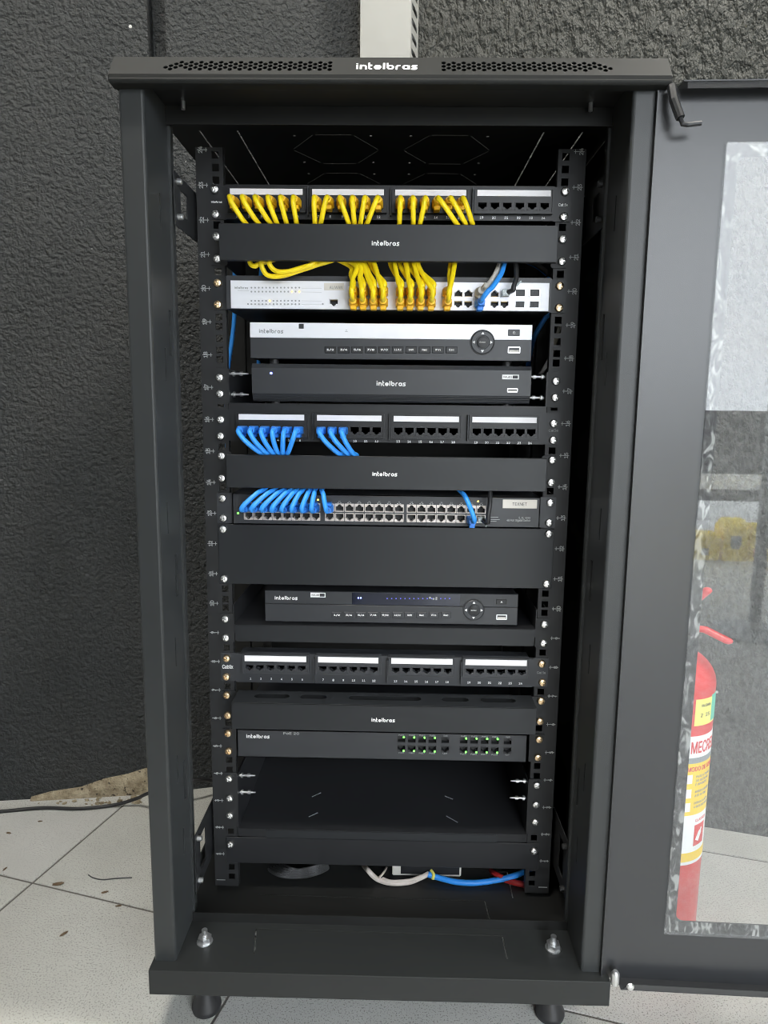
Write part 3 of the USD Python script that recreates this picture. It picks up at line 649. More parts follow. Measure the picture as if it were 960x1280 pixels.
for q in range(14):
    for v_ in (359.6, 364.6, 376.0, 380.2):
        x, z = at(314.3 + q * 4.6, v_, y1)[[0, 2]]
        (leda if (v_ in (364.6,) and q in (11, 13)) or (v_ == 376.0 and q == 5) else led).append(cyl(.0011, .0008, (x, y1 + .0004, z), '-y', 10))
led.append(cyl(.0011, .0008, (at(310, 380, y1)[0], y1 + .0004, at(310, 380, y1)[2]), '-y', 10)); led.append(cyl(.0012, .0008, (at(403.5, 380, y1)[0], y1 + .0004, at(403.5, 380, y1)[2]), '-y', 10))
part(S1, 'indicator_leds', cat(led), 'offled', kind='stuff'); part(S1, 'lit_leds', cat(leda), 'amber_led')
part(S1, 'lettering', cat([logo(at(301.5, 359.5, y1)[0], at(301.5, 359.5, y1)[2], y1 + .0006, .0185)] + [bx(at(297, 363, y1)[0], at(311, 363, y1)[0], y1 + .0003, y1 + .0006, at(305, 363.0, y1)[2] - .0002, at(305, 363.0, y1)[2] + .0002)] +
     [bx(at(377, v_, y1)[0], at(402, v_, y1)[0], y1 + .0004, y1 + .0006, at(390, v_, y1)[2] - .00012, at(390, v_, y1)[2] + .00012) for v_ in (360.3, 365, 376, 380.4)]), 'dullwhite', kind='stuff')
a, b = at(405, 353.7, y1), at(430, 363, y1)
st = part(S1, 'sticker', bx(a[0], b[0], y1 + .0001, y1 + .0005, b[2], a[2]), 'sticker')
part(st, 'lettering', text('AL/WAN', .0040, at(420, 359.5, y1)[0], at(420, 359.5, y1)[2], y1 + .0001, width=.0175), 'lgrey')
screws(S1, (20.143, 19.5), 'brass')

# ---- switch 2 (48 ports)
zl, zh = zu(12.68) + .0004, zu(13.68) - .0004
S2 = thing('network_switch', 'dark grey 48-port network switch with blue cords and a white label', 'network switch', (0, .12, zl))
y2 = -.0062
holes = []; P2 = {}
W2, H2 = .0112, .0096
zq1, zq2 = .6985, .6850
gr = []
for g, (a, b) in enumerate(((304.5, 400.5), (405.8, 505), (508.2, 607.6))):
    xa, xb = at(a, 638, y2)[0], at(b, 638, y2)[0]; gr.append((xa, xb))
    dz = (g - 1) * .0017
    for q in range(8):
        x = xa + (xb - xa) * (q + .5) / 8
        for r_, z in ((0, zq1 + dz * 0 + .0008), (1, zq2 + .0008)): P2[(g * 8 + q, r_)] = (x, z); holes.append(sbox(x - W2 / 2 - .0010, z - H2 / 2 - .0010, x + W2 / 2 + .0010, z + H2 / 2 + .0010))
bw = sbox(-.2182, zl, .2182, zh)
part(S2, 'chassis', cat([bx(-.2182, .2182, .004, .24, zl, zh), face(bw.difference(shapely.union_all(holes)), y2, .003), bx(-.2182, .2182, .0042, .005, zl, zh)] + [bx(s * .2182, s * .2168, y2, .004, zl, zh) for s in (-1, 1)] + [bx(-.2182, .2182, y2, .004, zl, zl + .001), bx(-.2182, .2182, y2, .004, zh - .001, zh)]), 'greyplastic')
part(S2, 'mounting_ear', ears(zl, zh)[0], 'greyplastic'); part(S2, 'mounting_ear', ears(zl, zh)[1], 'greyplastic')
M['portrim'] = pb('port_rim_metal', (0.55, 0.50, 0.47), 0.4, metal=0.3)
for (q, r_), (x, z) in P2.items(): jack(S2, x, z, W2, H2, y2, -1 if r_ == 0 else 1, M['portrim'], .0010, .0100, .0004, pins=False)
part(S2, 'port_labels', cat([text(str(1 + 2 * q), .0018, P2[(q, 0)][0], .7083, y2) for q in range(9, 24)] + [bx(P2[(q, 0)][0] - .003 + .0036 * k, P2[(q, 0)][0] - .001 + .0036 * k, y2 - .0002, y2, .7058, .7068) for q in range(9, 24) for k in (0, 1)]), 'dullwhite', kind='stuff')
amb = [cyl(.0013, .0006, (*[at(u_, v_, y2)[0]], y2, at(u_, v_, y2)[2]), '-y', 10) for u_, v_ in ((312, 623.2), (397.5, 624.8), (597.7, 626.8))]
part(S2, 'lit_leds', cat(amb), 'amber_led')
part(S2, 'power_led', cyl(.0015, .0006, (at(297.7, 641.4, y2)[0], y2, at(297.7, 641.4, y2)[2]), '-y', 12), 'green_led')
a, b = at(628.6, 624.3, y2), at(671, 635.8, y2)
st = part(S2, 'sticker', cbx(a[0], b[0], y2 - .0005, y2, b[2], a[2], .0002), 'sticker', label='white label reading TEXNET')
part(st, 'lettering', text('TEXNET', .0045, at(649.5, 630, y2)[0], .5 * (a[2] + b[2]), y2 - .0005, width=.0205), 'darktext')
part(S2, 'lettering', cat([text('S. AL 4848', .0028, at(663, 647.3, y2)[0], at(663, 647.3, y2)[2], y2, 'r', width=.0165, bold=True), text('48 Port Gigabit Switch', .0030, at(663, 651, y2)[0], at(663, 651, y2)[2], y2, 'r', width=.0335, bold=True)] +
     [bx(at(613, v_, y2)[0], at(613 + l, v_, y2)[0], y2 - .0002, y2, at(613, v_, y2)[2] - .0004, at(613, v_, y2)[2] + .0004) for v_, l in ((646.5, 10), (649.2, 11.5), (651.6, 7.5))]), 'dullwhite')
screws(S2, (13.5, 12.857))
part(S2, 'dark_gap_strip', cat([bx(s * .2186, s * .2190, -.0021, -.0019, zl, zh) for s in (-1, 1)]), 'cavity')  # thin black strips in place of the dark gaps beside the ears

# ---- blanking plates
zl, zh = zu(10.67) + .0006, zu(12.67) - .0006
B = thing('blanking_plate', 'tall plain black blanking plate under the 48-port switch', 'blanking plate', (0, 0, zl))
part(B, 'plate', cat([cbx(-.2405, .2405, -.0030, -.0012, zl, zh, .0007), bx(-.215, .215, -.0012, .008, zh - .0016, zh - .0002), bx(-.215, .215, -.0012, .008, zl + .0002, zl + .0016)]), 'plate')
for k in (12.5, 10.857):
    for s in (-1, 1): screw(B, s * .2325, zu(k), -.0030)
zl, zh = zu(.70) + .0006, zu(1.70) - .0006
B = thing('blanking_plate', 'low plain black blanking plate at the very bottom of the rack', 'blanking plate', (0, 0, zl))
part(B, 'plate', cat([cbx(-.2395, .2405, -.0030, -.0012, zl, zh, .0007), bx(-.215, .215, -.0012, .008, zh - .0016, zh - .0002)]), 'plastic')
for s in (-1, 1): screw(B, s * .2325, zu(1.43), -.0030)

# ---- switch 3 (small, green lights)
zl, zh = zu(4.67) + .0004, zu(5.67) - .0006
y3 = -.0045
S3 = thing('network_switch', 'dark grey 20-port network switch with glowing green port lights', 'network switch', (0, .10, zl))
holes = []; P3 = {}
for g, (a, b) in enumerate(((495.3, 547), (573, 625.3))):
    xa, xb = at(a, 930, y3)[0], at(b, 930, y3)[0]
    for q in range(4):
        x = xa + (xb - xa) * (q + .5) / 4
        for r_ in (0, 1): P3[(g * 5 + q, r_)] = x
for g, u_ in enumerate((556.5, 634.5)):
    for r_ in (0, 1): P3[(g * 5 + 4, r_)] = at(u_, 930, y3)[0]
z31, z32 = at(560, 925.3, y3)[2], at(560, 936.7, y3)[2]
W3, H3 = .0108, .0085
for (q, r_), x in P3.items(): holes.append(sbox(x - W3 / 2 - .0008, (z31, z32)[r_] - H3 / 2 - .0008, x + W3 / 2 + .0008, (z31, z32)[r_] + H3 / 2 + .0008))
bw = sbox(-.2190, zl, .2150, zh)
part(S3, 'chassis', cat([bx(-.2190, .2150, .004, .18, zl, zh), face(bw.difference(shapely.union_all(holes)), y3, .003), bx(-.2190, .2150, .0042, .0055, zl, zh), bx(-.2190, -.2175, y3, .004, zl, zh), bx(.2137, .2150, y3, .004, zl, zh), bx(-.219, .215, y3, .004, zl, zl + .001), bx(-.219, .215, y3, .004, zh - .001, zh)]), 'greyplastic')
part(S3, 'mounting_ear', face(rbox(-.2412, zl, -.2205, zh, .001), -.002, .002), 'rail'); part(S3, 'mounting_ear', face(rbox(.2185, zl, .2412, zh, .001), -.002, .002), 'rail')
gl = []
for (q, r_), x in P3.items():
    z = (z31, z32)[r_]
    jack(S3, x, z, W3, H3, y3, 1 if r_ else -1, 'plastic', .0008, .009, .0002, pins=False)
    if q % 5 < 4: gl.append(cyl(.0015, .0006, (x + W3 * .33, y3 - .0001, z + (H3 * .42 if r_ == 0 else -H3 * .42)), '-y', 12))
for g_ in gl: part(S3, 'port_light', g_, 'green_led')
part(S3, 'port_labels', cat([text(('PoE' if q % 5 < 4 else 'Up') + str(q % 5 + 1 + 4 * r_), .0022, x, z31 + H3 / 2 + .0026 if r_ == 0 else z32 - H3 / 2 - .0026, y3, width=.0085 if q % 5 < 4 else .006) for (q, r_), x in P3.items()]), 'dullwhite', kind='stuff')
part(S3, 'lettering', logo(at(322.5, 920.3, y3)[0], at(322.5, 920.3, y3)[2], y3, .0350), 'white')
a, b = at(354, 915, y3), at(374, 918.5, y3)
part(S3, 'lettering', text('PoE 20', .0036, .5 * (a[0] + b[0]), .5 * (a[2] + b[2]), y3, width=b[0] - a[0], bold=True), 'dullwhite')
screws(S3, (5.5, 4.857), 'brass')
for u_ in (445, 452): part(S3, 'rubber_foot', cyl(.003, .002, (at(u_, 946, .03)[0], .03, zl - .002)), 'rubber')

# ---- shelves
def shelf(label, z, wallh, lip, kscr, depth=.27, pins=(), x=.2212, kzs=None, lipcol='plate'):
    t = thing('rack_shelf', label, 'shelf', (0, depth / 2, z))
    part(t, 'tray', cat([bx(-x, x, -.003, depth, z - .0015, z), bx(-x, x, -.0028, -.0016, z - .0125, z - .001), bx(-x, -x + .0015, -.003, depth * .9, z, z + wallh), bx(x - .0015, x, -.003, depth * .9, z, z + wallh)]), 'plastic')
    part(t, 'front_lip', face(rbox(lip[0], lip[2], lip[1], lip[3], .003), -.0045, .0016), lipcol)
    for s in (-1, 1): part(t, 'mounting_ear', face(rbox(s * (x - .001), kzs[0], s * .2412, kzs[1], .003), -.002, .002), 'rail')
    for k in kscr:
        for s in (-1, 1): screw(t, s * .2325, zu(k), washer=False)
    for s in (-1, 1):
        for zz in pins:
            prof = [(0, 0), (.0022, 0), (.0022, .002), (.004, .002), (.004, .005), (.0018, .005), (.0018, .012), (.0032, .012), (.0032, .016), (.0018, .016), (.0010, .024), (0, .024)]
            part(t, 'pin_bolt', lathe(prof, 12, (s * (x - .0015), .012, zz), 'x' if s < 0 else '-x'), 'steel')
    return t
l1 = (at(327, 510, -.0045)[0], at(641, 511, -.0045)[0], .8336, .8432)
shelf('upper black rack shelf carrying two stacked recorders', .8445, .046, l1, (), kzs=(.8430, zu(17.6)), pins=(at(290, 467, .01)[2], at(290, 493, .01)[2]), depth=.29)
for s in (-1, 1):
    for k in (17.3, 16.8): screw('/World/rack_shelf', s * .2325, zu(k))
a, b = at(296.5, 781.5, -.0045), at(666.5, 805, -.0045)
shelf('middle black rack shelf with a deep front rail carrying one recorder', .5240, .030, (-.2185, .2185, .4990, .5235), (9.5, 8.857), kzs=(zu(8.68), zu(9.68)), pins=(), depth=.29)
l3 = (at(332, 1040, -.0045)[0], at(622, 1045, -.0045)[0], .1868, .1985)
shelf('empty black rack shelf near the bottom, lightly scratched', .1995, .085, l3, (3.857, 3.143, 2.5), kzs=(zu(2.05), zu(4.05)), pins=(at(300, 969, .012)[2], at(300, 990, .012)[2]), depth=.29)
sc = [tube([(at(u0, v0, .2)[0] * 0 + p0[0], p0[1], .1998), (p1[0], p1[1], .1998)], .0006, 6, 1, False) for (u0, v0, p0, p1) in [(0, 0, atz(a_, b_, .1998), atz(c_, d_, .1998)) for a_, b_, c_, d_ in ((386, 1021, 397, 1016), (390, 996, 401, 991), (558, 1020, 572, 1028), (556, 995, 566, 999))]]
part('/World/rack_shelf_002', 'scratches', cat(sc), 'lgrey', label='light scuff marks on the tray')

# ---- video recorders
def nav(t, x, z, y, r):
    d = part(t, 'navigation_dial', lathe([(0, 0), (r, 0), (r, .0012), (r * .93, .0022), (r * .62, .0022), (r * .58, .0012), (0, .0012)], 40, (x, y, z), '-y'), 'greyplastic', smooth=40)
    part(d, 'dial_rim', lathe([(r * .99, 0), (r * 1.07, 0), (r * 1.07, .0011), (r * .99, .0011)], 40, (x, y, z), '-y'), 'cavity')
    part(d, 'enter_button', lathe([(0, .001), (r * .50, .001), (r * .50, .0024), (r * .42, .0030), (0, .0030)], 30, (x, y, z), '-y'), 'plastic', smooth=40)
    tri = Polygon([(-1, -.7), (1, -.7), (0, .9)])
    ar = [face(affinity.translate(affinity.rotate(affinity.scale(tri, .0021, .0021, origin=(0, 0)), a_, origin=(0, 0)), x + dx * r * .76, z + dz * r * .76), y - .0024, .0004) for a_, dx, dz in ((0, 0, 1), (180, 0, -1), (90, -1, 0), (-90, 1, 0))]
    part(d, 'arrows', cat(ar + [text('Enter', .0019, x, z, y - .0030, width=.0080)]), 'white', kind='stuff')
def buttons(t, us, v, y, w, h, names, mat):
    for u_, nm in zip(us, names):
        x, z = at(u_, v, y)[[0, 2]]
        b_ = part(t, 'button', cbx(x - w / 2, x + w / 2, y - .0014, y + .001, z - h / 2, z + h / 2, .0006), mat)
        part(b_, 'lettering', text(nm, .0024, x, z, y - .0014, width=w * (.62 if '/' in nm else .45), bold=True), 'white')
def usb(t, u0, u1, v0, v1, y):
    a, b = at(u0, v0, y), at(u1, v1, y)
    s_ = part(t, 'usb_port', face(rbox(a[0], b[2], b[0], a[2], .001).difference(rbox(a[0] + .0012, b[2] + .0012, b[0] - .0012, a[2] - .0012, .0005)), y - .0006, .004), 'steel')
    part(s_, 'usb_tongue', cat([bx(a[0] + .002, b[0] - .002, y - .0002, y + .003, .5 * (a[2] + b[2]) - .0003, b[2] + .0016)]), 'sticker')
NM = ['1/2', '3/4', '5/6', '7/8', '9/0', '11/12', 'Shift', 'Rec', 'Fn', 'Esc']
yd = -.0002
# recorder 1: silver band over dark
a, b = at(312.2, 404.5, yd), at(664, 448, yd); xm0, xm1, zb, zt, zm = a[0], b[0], .9060, .9545, at(490, 423.5, yd)[2]
R1 = thing('video_recorder', 'video recorder with a bright silver band and round dial, stacked on top of another recorder', 'video recorder', (.5 * (xm0 + xm1), .12, zb - .002))
part(R1, 'body', cat([bx(xm0 + .002, xm1 - .002, .006, .245, zb, zt - .0006), bx(xm0, xm1, yd + .0025, .008, zb, zt)]), 'plastic')
part(R1, 'silver_band', cbx(xm0, xm1, yd, yd + .0030, zm, zt, .0006), M['silver'], label='bright silver upper band of the front')
part(R1, 'lower_front', cbx(xm0, xm1, yd + .0003, yd + .0030, zb, zm, .0006), 'greyplastic')
part(R1, 'lettering', logo(at(339, 413.8, yd)[0], at(339, 413.8, yd)[2], yd, .0335), 'lgrey')
buttons(R1, [413 + 16.83 * k for k in range(10)], 437.3, yd, .0158, .0092, NM, 'plastic')
nav(R1, at(603, 428, yd)[0], at(603, 428, yd)[2], yd, .0158)
usb(R1, 635, 650, 433.5, 441.5, yd)
for (u0, u1, v0, v1, nm) in ((635.3, 649.5, 411.8, 420, 'power_button'), (373.5, 379.8, 404.8, 410.8, 'indicator_window')):
    a, b = at(u0, v0, yd), at(u1, v1, yd); part(R1, nm, cbx(a[0], b[0], yd - .0012, yd + .001, b[2], a[2], .0005), 'greyplastic')
a = at(642.4, 416, yd); part(R1, 'power_mark', cat([face(Point(a[0], a[2]).buffer(.0017).difference(Point(a[0], a[2]).buffer(.0012)), yd - .0015, .0004), bx(a[0] - .0003, a[0] + .0003, yd - .0015, yd - .0011, a[2], a[2] + .0022)]), 'white')
a = at(433, 413.5, yd); part(R1, 'small_mark', cat([bx(a[0] - .0018, a[0] + .0018, yd - .0003, yd, a[2] - .0012, a[2] - .0006), bx(a[0] - .0012, a[0] + .0012, yd - .0003, yd, a[2] + .0004, a[2] + .001)]), 'lgrey')
for x in (xm0 + .03, xm1 - .03):
    for yy in (.02, .22): part(R1, 'foot', cyl(.007, .0065, (x, yy, zb - .0065)), 'rubber')
# recorder 2: plain bevelled front
a, b = at(314.5, 457, yd), at(662.8, 501, yd); xm0, xm1 = a[0], b[0]; zb, zt = .8475, .8992
R2 = thing('video_recorder', 'plain dark video recorder with a blue light, lying directly on the upper shelf', 'video recorder', (.5 * (xm0 + xm1), .12, .8445))
prof = Polygon([(yd + .006, zt), (yd + .0032, zt - .0004), (yd, zt - .0062), (yd, zb + .0108), (yd + .007, zb + .0012), (yd + .009, zb), (.245, zb), (.245, zt)])
part(R2, 'body', xprism(prof, xm0, xm1), 'greyplastic')
part(R2, 'vent_strip', cat([bx(xm0 + .001, xm1 - .001, yd + .0042 - .002 + k * .0020 - .002, yd + .012, zb + .0093 - k * .0030 - .0006, zb + .0093 - k * .0030) for k in (0, 1, 2)]), 'plastic')
part(R2, 'lettering', logo(at(489, 479.3, yd)[0], at(489, 479.3, yd)[2], yd, .0405), 'white')
part(R2, 'status_led', cyl(.0017, .0006, (at(339, 466.5, yd)[0], yd, at(339, 466.5, yd)[2]), '-y', 14), 'blue_led')
a, b = at(627.8, 468.2, yd), at(648.5, 474.3, yd)
st = part(R2, 'sticker', cbx(a[0], b[0], yd - .0004, yd, b[2], a[2], .0002), 'white')
part(st, 'lettering', cat([text('Multi', .0026, a[0] + .0075, .5 * (a[2] + b[2]), yd - .0004, width=.011), face(rbox(b[0] - .0085, b[2] + .0012, b[0] - .0014, a[2] - .0012, .0006), yd - .0006, .0003)]), 'darktext', kind='stuff')
usb(R2, 634, 647, 485.3, 490.5, yd)
for x in (xm0 + .03, xm1 - .03):
    for yy in (.02, .22): part(R2, 'foot', cyl(.007, .0032, (x, yy, .8445)), 'rubber')
# recorder 3: dark with display window
yd3 = .004
a, b = at(331, 739.5, yd3), at(646.5, 778.5, yd3); xm0, xm1 = a[0], b[0]; zb, zt = .5275, .5738; zm = at(490, 757, yd3)[2]
R3 = thing('video_recorder', 'dark video recorder with a dotted display window and round dial, alone on the middle shelf', 'video recorder', (.5 * (xm0 + xm1), .12, .5240))
part(R3, 'body', cat([bx(xm0 + .002, xm1 - .002, yd3 + .006, .25, zb, zt - .0006), bx(xm0, xm1, yd3 + .0025, yd3 + .008, zb, zt)]), 'plastic')
part(R3, 'upper_front', cbx(xm0, xm1, yd3 + .0003, yd3 + .0030, zm + .0003, zt, .0006), 'greyplastic')
part(R3, 'lower_front', cbx(xm0, xm1, yd3, yd3 + .0030, zb, zm - .0003, .0006), 'greyplastic')
a, b = at(440, 742.5, yd3), at(575, 755.5, yd3)
dw = part(R3, 'display_window', bx(a[0], b[0], yd3 - .0001, yd3 + .0005, zm + .001, zt - .0012), 'gloss', label='glossy dark display window')
dots = [cyl(.0009, .0004, (at(u_, 748.2, yd3)[0], yd3, at(u_, 748.2, yd3)[2]), '-y', 8) for u_ in np.linspace(484, 562, 15)]
part(dw, 'display_dots', cat(dots), 'dimblue_led', kind='stuff')
part(dw, 'display_light', cat([cyl(.0013, .0004, (at(u_, 747.3, yd3)[0], yd3, at(u_, 747.3, yd3)[2]), '-y', 10) for u_ in (448, 451)]), 'blue_led')
part(dw, 'display_icons', cat([cyl(.0016, .0005, (at(537.5, 747, yd3)[0], yd3, at(537.5, 747, yd3)[2]), '-y', 10), cyl(.0014, .0005, (at(542, 748.6, yd3)[0], yd3, at(542, 748.6, yd3)[2]), '-y', 10), bx(at(544.5, 747, yd3)[0], at(546.5, 747, yd3)[0], yd3 - .0005, yd3, at(545, 750, yd3)[2], at(545, 746, yd3)[2])]), 'dullwhite')
part(R3, 'lettering', logo(at(357.7, 747.3, yd3)[0], at(357.7, 747.3, yd3)[2], yd3, .0335), 'white')
a, b = at(388, 740.7, yd3), at(407, 746.8, yd3)
st = part(R3, 'sticker', bx(a[0], b[0], yd3 - .0003, yd3 + .0003, b[2], a[2]), 'white')
part(st, 'lettering', cat([text('Multi', .0026, a[0] + .0075, .5 * (a[2] + b[2]), yd3 - .0003, width=.011), face(rbox(b[0] - .0085, b[2] + .0012, b[0] - .0014, a[2] - .0012, .0006), yd3 - .0005, .0003)]), 'darktext', kind='stuff')
buttons(R3, [421 + 15.15 * k for k in range(10)], 768.6, yd3, .0148, .0088, NM, 'greyplastic')
nav(R3, at(592, 762.3, yd3)[0], at(592, 762.3, yd3)[2], yd3, .0150)
usb(R3, 620.5, 633.5, 768, 774.8, yd3)
a, b = at(620.5, 749, yd3), at(633, 755.3, yd3); part(R3, 'power_button', cbx(a[0], b[0], yd3 - .0012, yd3 + .001, b[2], a[2], .0005), 'plastic')
c_ = .5 * (a + b); part(R3, 'power_mark', face(Polygon([(c_[0] - .0016, c_[2] - .001), (c_[0] + .0016, c_[2] - .001), (c_[0], c_[2] + .0016)]), yd3 - .0015, .0004), 'white')
for x in (xm0 + .03, xm1 - .03):
    for yy in (.02, .22): part(R3, 'foot', cyl(.007, .0036, (x, yy, .5240)), 'rubber')

# ================================================================== patch cords
def plug_mesh(x, z, y, latch):
    """plug seated in a jack whose front is at y; the boot points towards the room."""
    body = cbx(x - .0054, x + .0054, y - .0045, y + .0075, z - .0040, z + .0040, .0006)
    boot = m3.Manifold.hull(m3.Manifold.batch_boolean([m3.Manifold(m3.Mesh(np.asarray(q.vertices, np.float32), np.asarray(q.faces, np.uint32))) for q in (cbx(x - .0062, x + .0062, y - .0150, y - .0015, z - .0052, z + .0050, .0012), cyl(.0047, .0005, (x, y - .0270, z), '-y', 14))], m3.OpType.Add))
    lat = cbx(x - .0040, x + .0040, y - .0185, y - .003, *((z - .0100, z - .0045) if latch < 0 else (z + .0045, z + .0090)), .0008)
    return cat([body, boot, lat])
def cord(label, path, ends, mat, pmat, group, r=.0033, name='network_cable', catg='network cable'):
    P = np.array(path); t = thing(name, label, catg, tuple(P[0]), group=group)
    part(t, 'jacket', tube(P, r, 10, 7), mat, smooth=60)
    for e_ in ends: part(t, 'plug', plug_mesh(*e_), pmat, smooth=35)
    return t
def rowz(dz): return dz
# yellow: top panel -> behind the manager -> silver switch
MT, MB_ = 1.0728, 1.0275
tops = [310, 326, 341, 349, 360.6, 372.5, 395, 401, 438, 444, 450.4, 457.5, 499, 516.6, 524, 573.5, 584, 591.6]
lowx = [442.6, 447.7, 454, 468, 493, 507.5, 517.7, 522.5, 568]; upx = [436.5, 445.5, 457, 464, 489, 500.5, 512, 519.5, 563]
ordn = ['first', 'second', 'third', 'fourth', 'fifth', 'sixth', 'seventh', 'eighth', 'ninth', 'tenth', 'eleventh', 'twelfth', 'thirteenth', 'fourteenth', 'fifteenth', 'sixteenth', 'seventeenth', 'eighteenth']
for i in range(18):
    x, z = PORTS[(22, i + 1)]; yp = -.0112
    xb = at(tops[i], 281, -.030)[0]
    q, r_ = i // 2, 1 - (i % 2)
    xs, zs = P1[(q, r_)]; xe = at((lowx if r_ else upx)[q], 327, -.028 if r_ else -.020)[0]
    lay = -.012 - .004 * (i % 5)
    ye = -.030 if r_ else -.021
    path = [(x, yp - .022, z), (x, yp - .032, z + .0005), (x + .06 * (xb - x), yp - .0395, z - .003), (x + .30 * (xb - x), -.0520, z - .012), (x + .72 * (xb - x), -.0440, z - .0255), (xb, -.0300, MT - .001)]
    if i in (0, 1, 2):
        sag = [((312, 326), (318, 332.5), (330, 328)), ((326, 325), (333, 343), (351, 345), (375, 338), (396, 331), (420, 322)), ((336, 324), (342, 337), (356, 340), (378, 334.5), (392, 328.5))][i]
        path += [(xb + .004, -.026, 1.055)] + [tuple(at(u_, v_, -.024 - .004 * i)) for u_, v_ in sag] + [(xb + .6 * (xe - xb), lay, 1.047)]
    else:
        path += [(xb + .12 * (xe - xb), lay, 1.060), (xb + .5 * (xe - xb), lay, 1.050), (xb + .9 * (xe - xb), lay * .5 + ye * .5, 1.040)]
    if r_:
        path += [(xe, ye, MB_ - .001), (xe + .55 * (xs - xe), -.0475, MB_ + .48 * (zs - MB_)), (xs, -.0580, zs + .0105), (xs, -.0520, zs + .0025), (xs, -.0340, zs)]
    else:
        path += [(xe, ye, MB_ - .001), (xe + .55 * (xs - xe), -.0330, MB_ + .45 * (zs - MB_)), (xs + .0015, -.0450, zs + .007), (xs + .001, -.0460, zs + .0018), (xs, -.0340, zs)]
    cord(f'yellow patch cord, {ordn[i]} from the left along the top patch panel', path, [(x, z, yp, -1), (xs, zs, y1 + .0003, -1)], 'yellow', 'yellowplug', 'yellow patch cords')
# blue: middle panel -> behind the manager -> 48-port switch
MT2, MB2 = .7752, .7305
topb = [334, 339.5, 346, 350, 354.5, 359, 430, 440.5, 446]
exb = [333, 346, 357, 366, 373.5, 380, 389.5, 395.5, 403.5]
for i in range(9):
    x, z = PORTS[(15.333, i + 1)]; yp = -.0112; xb = at(topb[i], 570, -.030)[0]
    xs, zs = P2[(i, 0)]; xe = at(exb[i], 611, -.028)[0]; lay = -.012 - .004 * (i % 4)
    path = [(x, yp - .022, z), (x, yp - .031, z), (x + .05 * (xb - x), yp - .0395, z - .0035), (x + .30 * (xb - x), -.0510, z - .0145), (x + .74 * (xb - x), -.0430, z - .0285), (xb, -.0300, MT2 - .001),
            (xb + .2 * (xe - xb), lay, .761), (xb + .6 * (xe - xb), lay, .748), (xe, -.0290, MB2 - .0005), (xe + .35 * (xs - xe), -.0450, MB2 - .0080), (xe + .86 * (xs - xe), -.0550, zs + .0085), (xs, -.0500, zs + .0012), (xs, -.0300, zs)]
    cord(f'blue patch cord, {ordn[i]} from the left along the middle patch panel', path, [(x, z, yp, -1), (xs, zs, y2 - .0004, 1)], 'blue', 'blueplug', 'blue patch cords')
def A3(u, v, y): return tuple(at(u, v, y))
# single cords in the silver switch
x, z = P1[(11, 1)]
cord('single blue cord plugged into the lower right port of the silver switch', [(.205, -.022, 1.058), A3(650, 306, -.021), A3(637, 316, -.021), A3(631, 328, -.022), A3(626.5, 342, -.040), A3(616, 358, -.052), (x + .006, -.057, z + .010), (x, -.050, z + .002), (x, -.034, z)], [(x, z, y1 + .0003, -1)], 'blue', 'blueplug', None)
x, z = P1[(11, 0)]
cord('single pale grey cord beside the blue one at the right of the silver switch', [(.205, -.014, 1.054), A3(645, 306, -.014), A3(632, 316, -.014), A3(625.5, 328, -.016), A3(618.5, 344, -.034), A3(608, 358.5, -.043), (x + .004, -.046, z + .0045), (x, -.034, z)], [(x, z, y1 + .0003, -1)], 'greycable', 'greycable', None)
x, z = P1[(13, 0)]
t = cord('single black cord with a clear broken plug at the right end of the silver switch', [(.205, -.030, 1.060), A3(660, 306, -.028), A3(648, 316, -.026), A3(645, 328, -.024), A3(645.5, 346, -.030), A3(642, 359, -.034), (x + .0075, -.0320, z + .0015), (x + .001, -.018, z)], [], 'blackcable', 'clearplug', None)
tongue = lambda a, b: tube([a, .5 * (np.array(a) + np.array(b)) + (0, -.002, 0), b], np.linspace(.0022, .0007, 3), 6, 1, False)
part(t, 'clear_plug', cat([cbx(x - .0052, x + .0052, y1 - .012, y1 + .007, z - .0038, z + .0038, .0006), tongue((x + .006, y1 - .012, z + .002), A3(652, 351, -.034))]), 'clearplug')
# single cords in the 48-port switch
x, z = P2[(22, 1)]
cord('single blue cord near the right end of the 48-port switch', [(-.05, -.032, .758), (.06, -.032, .755), A3(566, 598, -.026), A3(573.5, 611.5, -.022), A3(581, 620, -.036), A3(587.5, 634, -.048), (x, -.0500, z + .006), (x, -.0300, z)], [(x, z, y2 - .0004, -1)], 'blue', 'blueplug', None)
x, z = P2[(23, 1)]
t = cord('single black cord with a clear split plug at the right end of the 48-port switch', [(-.05, -.038, .748), (.09, -.038, .748), A3(610, 598, -.030), A3(612, 612.5, -.024), A3(612.5, 628, -.030), A3(610.5, 642, -.033), (x + .0065, -.0300, z - .001), (x + .001, -.014, z)], [], 'blackcable', 'clearplug', None)
part(t, 'clear_plug', cat([cbx(x - .0050, x + .0050, y2 - .012, y2 + .007, z - .0038, z + .0038, .0006), tongue((x + .0055, y2 - .012, z - .002), A3(607.5, 659, -.030))]), 'clearplug')
